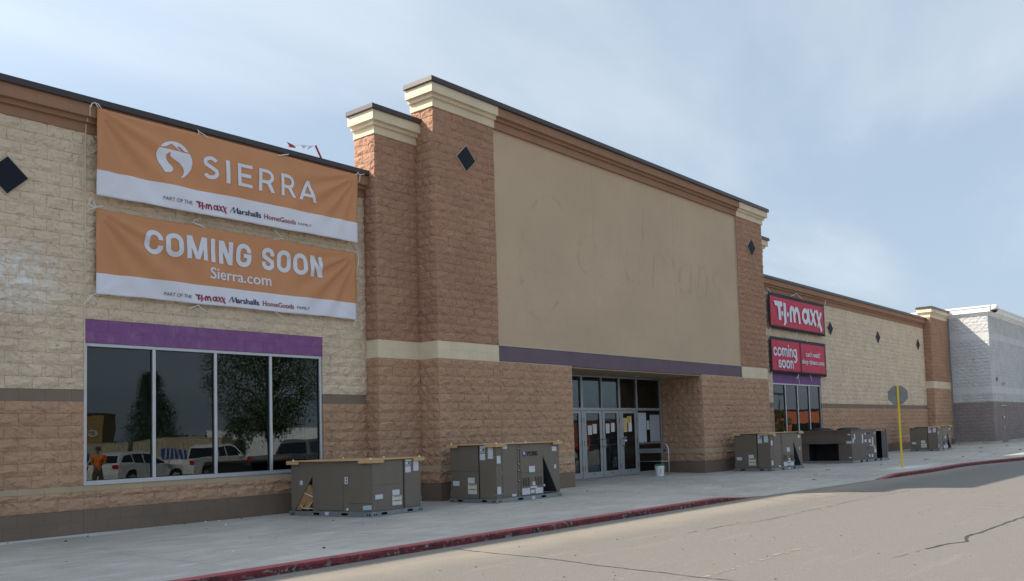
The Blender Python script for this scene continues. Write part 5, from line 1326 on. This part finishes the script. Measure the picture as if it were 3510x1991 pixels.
# litter
mb = MB()
for x, y, s_ in ((23.6, -5.9, .06), (25.4, -5.2, .05), (28.0, -4.5, .07), (31.5, -5.0, .05), (36, -5.2, .09), (38.5, -5.9, .08), (41, -6.5, .07), (44, -5.2, .10), (46.5, -6.4, .12), (33.6, -4.3, .05), (22.0, -1.7, .03), (8.4, -1.5, .02), (9.9, -2.2, .02), (7.9, -3.6, .02), (49.6, -3.9, .12), (52, -4.6, .10)):
    for k in range(7):
        a = rnd.random()*6.28; r_ = rnd.random()*s_*1.6; cx, cy = x+r_*math.cos(a), y+r_*math.sin(a)*.6; z = walk_z(cx, cy)+.002; q = s_*(.3+.4*rnd.random())
        mb.add([(cx-q, cy, z), (cx, cy-q*.5, z), (cx+q, cy+.1*q, z+q*.5), (cx, cy+q*.6, z+.2*q)], [(0, 1, 2), (0, 2, 3)], M['litter'])
tag(mb.build('fallen_leaves'), kind='stuff')
mb = MB()
for i in range(170):
    x = 5+rnd.random()*30; y = -.05-rnd.random()**2*6 if rnd.random() < .7 else -.03-rnd.random()*.15
    if y < -1.0 or x < 13: 
        s_ = .006+.012*rnd.random(); z = walk_z(x, y); mb.box((x-s_, y-s_*.7, z), (x+s_, y+s_*.7, z+s_), M['concrete'] if rnd.random() < .5 else M['paper_w'] if rnd.random() < .4 else M['litter'])
for i in range(200):
    x = 7+rnd.random()*18; y = -7.2-rnd.random()*6; s_ = .003+.007*rnd.random(); z = ground_z(y); mb.box((x-s_, y-s_*.7, z), (x+s_, y+s_*.7, z+s_*.8), M['road'] if rnd.random() < .6 else M['litter'])
tag(mb.build('gravel'), kind='stuff')

# ------------------------------------------------------------------ the parking lot mirrored in the glass
M['car_white'] = mat_plain('white_car_paint', (.72, .73, .72), .22, 0, .02)
M['car_grey'] = mat_plain('grey_car_paint', (.20, .21, .22), .25, .3, .03)
M['car_red'] = mat_plain('dark_red_car_paint', (.25, .02, .03), .25, 0, .03)
M['car_glass'] = mat_plain('dark_car_glass', (.015, .018, .02), .08)
M['tyre'] = mat_plain('tyre_rubber', (.02, .02, .02), .8)
M['tail'] = mat_plain('red_lamp_plastic', (.45, .01, .02), .25)
M['head'] = mat_plain('clear_lamp', (.75, .78, .80), .15)
M['bark'] = mat_plain('grey_bark', (.10, .07, .05), .9)
def mat_leaf(name, c):
    n = NT(name); f = n.noise(n.pos(), 1.6, 3); return n.fin(n.mix(n.ramp(f, .3, .7), scl(c, .6), scl(c, 1.4)), .6)
M['leaf'] = mat_leaf('oak_leaf', (.050, .085, .025)); M['leaf2'] = mat_leaf('juniper_leaf', (.028, .065, .022))
M['container'] = mat_plain('cream_container_paint', (.42, .38, .27), .6); M['container_blue'] = mat_plain('blue_container_paint', (.02, .10, .42), .5)
M['trailer'] = mat_plain('white_trailer_panel', (.74, .75, .76), .4); M['gold_wall'] = mat_plain('ochre_wall', (.27, .18, .06), .8); M['orange_wall'] = mat_plain('orange_brick_wall', (.46, .13, .06), .8)
M['red_wall'] = mat_plain('dull_red_wall', (.16, .04, .03), .8); M['skin'] = mat_plain('skin', (.42, .24, .16), .6); M['shirt'] = mat_plain('orange_work_shirt', (.80, .20, .02), .8); M['trouser'] = mat_plain('brown_trousers', (.11, .085, .06), .85); M['hair'] = mat_plain('grey_brown_hair', (.09, .075, .065), .8)
def gz(x, y): return ground_z(y)+.004
def vehicle(name, label, loc, rz, paint, kind):
    """local +x is forward"""
    v = empty(name, (loc[0], loc[1], gz(*loc)), rz, label, 'car' if kind == 'suv' else 'pickup truck')
    W2 = .95 if kind == 'suv' else 1.0; Lh = 2.38 if kind == 'suv' else 2.9; k = 1.0 if kind == 'suv' else 1.12
    wx = (-1.42, 1.42) if kind == 'suv' else (-1.85, 1.85); wr = .37*k
    if kind == 'suv':
        side = [(-2.36, .34), (-2.38, .62), (-2.30, .98), (-2.20, 1.06), (.95, 1.05), (1.75, .95), (2.20, .80), (2.36, .62), (2.34, .30)]
        cab = [(-2.22, 1.05), (-1.92, 1.52), (-1.5, 1.63), (-.4, 1.68), (.15, 1.60), (1.0, 1.06)]
    else:
        side = [(-2.9, .50), (-2.92, .80), (-2.88, 1.22), (-.85, 1.22), (-.84, 1.20), (1.15, 1.20), (2.4, 1.14), (2.82, 1.0), (2.9, .70), (2.86, .42)]
        cab = [(-.98, 1.20), (-.80, 1.78), (-.5, 1.90), (.55, 1.90), (.9, 1.80), (1.55, 1.22)]
    def archs(poly):
        bot = []
        for cx in wx[::-1]:
            bot += [(cx+(wr+.07)*math.cos(R(a)), wr+(wr+.07)*math.sin(R(a))) for a in range(-5, 186, 19)]
        return poly+[(x, max(z, .30)) for x, z in bot]
    mb = MB(); full = archs(side)
    # body built from three slabs so that its flanks curve in
    for w, y in ((0, 1.0),): pass
    n = len(full); area = sum(full[i][0]*full[(i+1) % n][1]-full[(i+1) % n][0]*full[i][1] for i in range(n)); P = full if area > 0 else full[::-1]
    ys_ = [(-W2+.06, .97), (-W2, 1.0), (W2, 1.0), (W2-.06, .97)]
    vs = []
    for y, s_ in [(-W2+.05, .985), (-W2, .96), (-W2+.0, .96)]: pass
    lay = [(-W2, .985), (-W2+.10, 1.0), (W2-.10, 1.0), (W2, .985)]
    for y, s_ in lay: vs += [(x*s_, y, .7+(z-.7)*(1 if s_ == 1 else .97)) for x, z in P]
    fs = [tuple(range(n)), tuple(3*n+i for i in range(n))[::-1]]
    for q in range(3):
        for i in range(n): j = (i+1) % n; fs.append((q*n+i, (q+1)*n+i, (q+1)*n+j, q*n+j))
    mb.add(vs, fs, paint); mb.build('body', v)
    mb = MB(); m = len(cab); tw = .20
    lay = []
    zmin, zmax = min(z for _, z in cab), max(z for _, z in cab)
    for sgn in (-1, 1): lay.append([(x, sgn*(W2-.06-tw*(z-zmin)/(zmax-zmin)), z) for x, z in cab])
    mb.add(lay[0]+lay[1], [tuple(range(m)), tuple(range(m, 2*m))[::-1]]+[(i, i+1, m+i+1, m+i) for i in range(m-1)], paint); mb.build('cabin', v)
    def quad(pts, nm, mt): mb = MB(); mb.add(pts, [tuple(range(len(pts)))], mt); return mb.build(nm, v)
    def sidey(z): return W2-.05-tw*(z-zmin)/(zmax-zmin)
    wins = [[(-2.0, 1.12), (-1.72, 1.47), (-1.28, 1.52), (-1.28, 1.10)], [(-1.20, 1.10), (-1.20, 1.53), (-.42, 1.57), (-.42, 1.09)], [(-.34, 1.09), (-.34, 1.57), (.12, 1.50), (.78, 1.09)]] if kind == 'suv' else \
           [[(-.72, 1.27), (-.62, 1.74), (.02, 1.80), (.02, 1.27)], [(.10, 1.27), (.10, 1.80), (.60, 1.80), (.86, 1.70), (1.34, 1.27)]]
    for w_ in wins:
        for sgn in (-1, 1): quad([(x, sgn*sidey(z), z) for x, z in w_], 'window', M['car_glass'])
    a, b = cab[-1], cab[-2] if kind != 'suv' else cab[-2]
    e = .012; quad([(a[0]-.03+e, -W2+.14, a[1]+.05), (a[0]-.03+e, W2-.14, a[1]+.05), (b[0]+.05+e, W2-.28, b[1]-.03), (b[0]+.05+e, -W2+.28, b[1]-.03)], 'windscreen', M['car_glass'])
    a, b = cab[0], cab[1]; quad([(a[0]+.02-e, -W2+.16, a[1]+.06), (b[0]-.03-e, -W2+.3, b[1]-.04), (b[0]-.03-e, W2-.3, b[1]-.04), (a[0]+.02-e, W2-.16, a[1]+.06)], 'rear_window', M['car_glass'])
    for cx in wx:
        for sgn in (-1, 1):
            mb = MB(); mb.tube([(cx, sgn*(W2-.24), wr), (cx, sgn*(W2-.01), wr)], wr, M['tyre'], 24); wh = mb.build('wheel', v)
            mb = MB(); mb.tube([(cx, sgn*(W2-.02), wr), (cx, sgn*(W2+.004), wr)], wr*.62, M['alu'], 18); mb.build('rim', wh)
    for sgn in (-1, 1):
        mb = MB(); x = side[2][0]; mb.box((x-.04, sgn*(W2-.16)-.13, .82*k), (x+.10, sgn*(W2-.16)+.155, 1.02*k), M['tail']); mb.build('tail_lamp', v)
        mb = MB(); x = side[-2][0]; mb.box((x-.22, sgn*(W2-.2)-.15, .68*k), (x-.0, sgn*(W2-.2)+.16, .82*k), M['head']); mb.build('headlight', v)
        mb = MB(); mb.box((.70*k, sgn*(W2+.08)-.09, 1.08*k), (.82*k, sgn*(W2+.08)+.09, 1.24*k), M['car_glass'] if paint is M['car_grey'] else paint); mb.build('mirror', v)
        for dx in ((-1.24, -.38, .62) if kind == 'suv' else (-.86, .06, 1.2)):
            mb = MB(); mb.box((dx, sgn*(W2+.001)-.002, .45), (dx+.012, sgn*(W2+.001)+.002, 1.04), M['black']); mb.build('door_gap', v)
    if kind != 'suv':
        mb = MB(); mb.box((-2.8, -W2+.12, 1.221), (-1.0, W2-.12, 1.226), M['black']); mb.build('bed', v)
    return v
Y2 = R(-90)
vehicle('parked_suv', 'white sports utility car mirrored in the big window, nearest the orange shirt', (21.0, -26.2), R(-24), M['car_white'], 'suv')
vehicle('parked_pickup', 'white crew cab pickup truck mirrored in the middle panes of the big window', (25.6, -27.6), R(-24), M['car_white'], 'pickup')
vehicle('parked_pickup', 'grey pickup truck mirrored in the last pane of the big window', (26.2, -20.7), R(-24), M['car_grey'], 'pickup')
vehicle('parked_suv', 'dark red car mirrored in the entrance doors', (44.5, -19.5), R(20), M['car_red'], 'suv')
vehicle('parked_pickup', 'second grey pickup truck, mirrored low in the entrance doors', (39.5, -18.6), R(12), M['car_grey'], 'pickup')
def tree(name, label, x, y, h, crown, leaf, n, seed, trunk=.16, lo=.35):
    rr = random.Random(seed); t = empty(name, (x, y, gz(x, y)), 0, label, 'tree')
    mb = MB(); tips = []
    mb.tube([(0, 0, -.1), (.05, .02, h*.2), (-.03, .05, h*.42), (.02, 0, h*.75)], [trunk, trunk*.8, trunk*.6, trunk*.18], M['bark'], 8)
    for i in range(26):
        z0 = h*(lo+.45*rr.random()); a = rr.random()*6.28; r_ = crown(z0/h)*h*(.6+.35*rr.random())
        p = [(0, 0, z0*.85), (r_*.45*math.cos(a), r_*.45*math.sin(a), z0+.05*h), (r_*math.cos(a+.2), r_*math.sin(a+.2), z0+.10*h)]
        mb.tube(p, [trunk*.35, trunk*.2, .01], M['bark'], 5); tips.append(p[-1]); tips.append(p[1])
    mb.build('trunk', t)
    vs, fs = [], []
    cl = []
    for i in range(n//26):
        u = lo*.8+(1-lo*.8)*rr.random(); a = rr.random()*6.28; q = crown(u)*h*math.sqrt(rr.random())*1.0
        cl.append((q*math.cos(a), q*math.sin(a), u*h, h*(.035+.05*rr.random())))
    for cx, cy, cz, cr in cl:
        for i in range(26):
            d = Vector((rr.gauss(0, 1), rr.gauss(0, 1), rr.gauss(0, .7))).normalized()*cr*rr.random()**.4
            c_ = Vector((cx, cy, cz))+d; s_ = .035+.045*rr.random(); u_ = Vector((rr.gauss(0, 1), rr.gauss(0, 1), rr.gauss(0, 1))).normalized()*s_; w = u_.orthogonal().normalized()*s_*.6
            b = len(vs); vs += [c_-u_, c_-w, c_+u_, c_+w]; fs.append((b, b+1, b+2, b+3))
    mb = MB(); mb.add(vs, fs, leaf); o = mb.build('crown', t); return t
oak = lambda u: .30*math.sin(math.pi*max(0, min(1, (u-.22)/.82)))**.6
oakw = lambda u: .36*math.sin(math.pi*max(0, min(1, (u-.24)/.80)))**.55
con = lambda u: .33*(1-u)**.7+.02
tree('oak_tree', 'spreading dark oak mirrored across the right panes of the big window', 30.6, -30.2, 9.4, oakw, M['leaf'], 26000, 5, .2, .32)
tree('conical_tree', 'dark conical evergreen mirrored between the first two panes of the big window', 38.2, -58.5, 8.3, con, M['leaf2'], 26000, 9, .2, .05)
tree('young_tree', 'small tree mirrored between the conical evergreen and the oak', 46, -58, 4.6, oak, M['leaf'], 5000, 15, .12, .3)
tree('oak_tree', 'oak mirrored in the first pane of the distant small window', 94, -28, 3.7, oak, M['leaf'], 5000, 25, .14, .3)
tree('oak_tree', 'oak mirrored in the last pane of the distant small window', 128, -30, 7.5, oak, M['leaf'], 6000, 27, .18, .3)
mb = MB(); rr = random.Random(4); vs = []; fs = []
for i in range(9000):
    a = R(-95+rr.random()*110); d = 150+rr.random()*30; x, y = 20+d*math.cos(a), -10+d*math.sin(a)
    if y > -25: continue
    z = -.6+rr.random()**1.5*(3.2+2.2*math.sin(a*9)+1.4*math.sin(a*23)); s_ = .35+.5*rr.random(); u_ = Vector((rr.gauss(0, 1), rr.gauss(0, 1), rr.gauss(0, 1))).normalized()*s_; w = u_.orthogonal().normalized()*s_
    c_ = Vector((x, y, max(z, -.4))); b = len(vs); vs += [c_-u_, c_-w, c_+u_, c_+w]; fs.append((b, b+1, b+2, b+3))
mb.add(vs, fs, M['leaf']); tag(mb.build('tree_line'), kind='stuff')
def container(label, x, y, rz, L_, H, D, m, name='shipping_container', cat='container', sign=False):
    t = empty(name, (x, y, gz(x, y)), rz, label, cat)
    mb = MB(); mb.box((0, 0, .1), (L_, D, H), m); mb.build('shell', t)
    if m is not M['trailer']:
        mb = MB(); k = 0
        while k*.28 < L_-.2: mb.box((.1+k*.28, -.07, .25), (.20+k*.28, -.001, H-.12), m); mb.box((.1+k*.28, D+.001, .25), (.20+k*.28, D+.07, H-.12), m); k += 1
        mb.build('corrugated_side', t)
    else:
        mb = MB()
        for q in (.8, 1.9, L_-2.6, L_-1.5):
            for yy in (.1, D-.35): mb.tube([(q, yy, .0), (q, yy+.25, .0)], .48, M['tyre'], 16)
        mb.xf(Matrix.Translation((0, 0, .48))); mb.build('wheel_set', t)
    mb = MB(); mb.box((0, -.04, H), (L_, D+.04, H+.08), m); mb.build('roof', t)
    if sign: mb = MB(); mb.box((L_*.3, D+.04, .9), (L_*.3+1.7, D+.06, 1.9), M['blue']); mb.build('banner_panel', t)
    return t
container('cream site container mirrored behind the white car in the big window', 28.6, -53.2, R(50), 6.1, 2.6, 2.4, M['container'], sign=True)
container('second cream site container mirrored just right of the first', 32.8, -48.3, R(50), 6.1, 2.6, 2.4, M['container'], sign=True)
container('blue container mirrored in front of the white trailer', 45.5, -64.3, R(50), 4.6, 2.4, 2.4, M['container_blue'])
container('long white freight trailer mirrored behind the oak trunk', 49.4, -67.8, R(50), 12.5, 3.6, 2.5, M['trailer'], 'freight_trailer', 'trailer')
def shed(name, label, x, y, rz, L_, D, H, m): 
    t = empty(name, (x, y, gz(x, y)), rz, label, 'building')
    mb = MB(); mb.box((0, 0, 0), (L_, D, H), m); mb.build('wall', t); mb = MB(); mb.box((-.1, -.1, H), (L_+.1, D+.1, H+.25), M['coping']); mb.build('roof', t)
    mb = MB(); mb.box((L_*.3, D+.01, .1), (L_*.7, D+.06, 2.6), M['car_glass']); mb.build('shop_front', t)
    return t
sh = shed('ochre_shop', 'ochre shop building with white lettering mirrored at the left edge of the big window', 49.0, -108.7, R(35), 9, 8, 6.3, M['gold_wall'])
fl_ = Flat().text('GameStop', -3.4, 3.4, -.55, .55, fat=.05)
o = fl_.build('lettering', lambda x, z, l: Vector((-x, .0, z)), M['paper_w'], sh, cell=0); o.location = (5.2, 8.08, 4.5)
sh = shed('orange_shop', 'orange shop building mirrored in the distant small window', 128.5, -46.5, R(72), 16, 9, 4.4, M['orange_wall'])
shed('red_shop', 'dull red shop building mirrored in the entrance doors', 92, -56, R(60), 14, 9, 3.6, M['red_wall'])
lp = empty('lot_lamp', (102, -31.8, gz(102, -31.8)), 0, 'tall parking lot lamp mirrored in the first pane of the distant small window', 'street lamp')
mb = MB(); mb.tube([(0, 0, 0), (0, 0, 6.0)], [.10, .07], M['greyprint'], 10); mb.build('pole', lp)
for s_ in (-1, 1):
    mb = MB(); mb.box((s_*.9-.45, -.3, 5.95), (s_*.9+.45, .3, 6.15), M['greyprint']); mb.build('lamp_head', lp)
mb = MB(); mb.box((-.9, -.04, 6.02), (.9, .04, 6.08), M['greyprint']); mb.build('arm', lp)
# person standing in the lot
def skin_mesh(name, verts, edges, radii, mat, parent, sub=2):
    me = bpy.data.meshes.new(name); me.from_pydata(verts, edges, []); o = bpy.data.objects.new(name, me); COL.objects.link(o)
    o.modifiers.new('s', 'SKIN'); sk = me.skin_vertices[0].data
    for i, r_ in enumerate(radii): sk[i].radius = (r_, r_) if isinstance(r_, float) else r_
    sk[0].use_root = True
    sb = o.modifiers.new('u', 'SUBSURF'); sb.levels = sub; sb.render_levels = sub
    dg = bpy.context.evaluated_depsgraph_get(); m2 = bpy.data.meshes.new_from_object(o.evaluated_get(dg)); bpy.data.objects.remove(o)
    m2.materials.clear(); m2.materials.append(mat); m2.polygons.foreach_set('use_smooth', [True]*len(m2.polygons)); m2.update()
    q = bpy.data.objects.new(name, m2); link(q, parent); return q
pn = empty('person', (14.75, -16.25, gz(14.75, -16.25)), R(26), 'person in an orange shirt mirrored at the left edge of the big window', 'person')
V, E_, RR = [], [], []
def chain(pts, rad, root=None):
    ids = []
    for p, r_ in zip(pts, rad): V.append(p); RR.append(r_); ids.append(len(V)-1)
    if root is not None: E_.append((root, ids[0]))
    for a, b in zip(ids, ids[1:]): E_.append((a, b))
    return ids
sp_ = chain([(0, 0, .96), (0, -.01, 1.12), (0, 0, 1.28), (0, .0, 1.42), (0, .01, 1.52), (0, .03, 1.62), (0, .03, 1.70)], [(.14, .11), (.135, .105), (.15, .11), (.12, .085), (.052, .052), (.078, .09), (.07, .08)])
for s_ in (-1, 1):
    arm = chain([(s_*.17, 0, 1.42), (s_*.22, -.03, 1.15), (s_*.14, .20, 1.10)], [.055, .042, .028], sp_[3])
    hand = chain([(s_*.10, .26, 1.12)], [.028], arm[-1])
    for f in range(4): chain([(s_*(.075-.0), .30, 1.14-.018*f), (s_*.05, .33, 1.138-.018*f)], [.009, .008], hand[0])
    chain([(s_*.11, .29, 1.15)], [.010], hand[0])
    leg = chain([(s_*.10, 0, .88), (s_*.11, .02, .48), (s_*.12, -.01, .09), (s_*.13, .14, .04)], [.088, .058, .042, .036], sp_[0])
skin_mesh('body', V, E_, RR, M['skin'], pn)
skin_mesh('shirt', [(0, 0, .93), (0, -.01, 1.12), (0, 0, 1.28), (0, 0, 1.42), (0, .01, 1.49), (.18, 0, 1.42), (.225, -.03, 1.2), (-.18, 0, 1.42), (-.225, -.03, 1.2)], [(0, 1), (1, 2), (2, 3), (3, 4), (3, 5), (5, 6), (3, 7), (7, 8)], [(.165, .135), (.155, .125), (.17, .13), (.14, .105), (.075, .07), .075, .068, .075, .068], M['shirt'], pn)
skin_mesh('trousers', [(0, 0, .97), (0, 0, .88), (.105, 0, .80), (.115, .02, .48), (.12, -.01, .10), (-.105, 0, .80), (-.115, .02, .48), (-.12, -.01, .10)], [(0, 1), (1, 2), (2, 3), (3, 4), (1, 5), (5, 6), (6, 7)], [(.155, .125), (.14, .12), .105, .078, .068, .105, .078, .068], M['trouser'], pn)
mb = MB(); mb.lathe([(.02, .13), (.07, .11), (.095, .06), (.10, 0), (.085, -.04)][::-1], (0, .02, 1.68), M['hair'], 16); mb.build('hair', pn, smooth=True)
for s_ in (-1, 1):
    mb = MB(); mb.box((s_*.125-.05, -.08, 0), (s_*.125+.05, .21, .085), M['black']); mb.build('shoe', pn, bevel=.02)
    mb = MB(); mb.lathe([(.003, -.009), (.011, 0), (.003, .009)], (s_*.032, .118, 1.665), M['black'], 8); mb.build('eye', pn)
mb = MB(); mb.prism([(-.012, 1.63), (.012, 1.63), (0, 1.665)], .105, .14, M['skin']); mb.build('nose', pn)
mb = MB(); mb.box((-.025, .112, 1.597), (.025, .122, 1.605), M['crimson']); mb.build('mouth', pn)
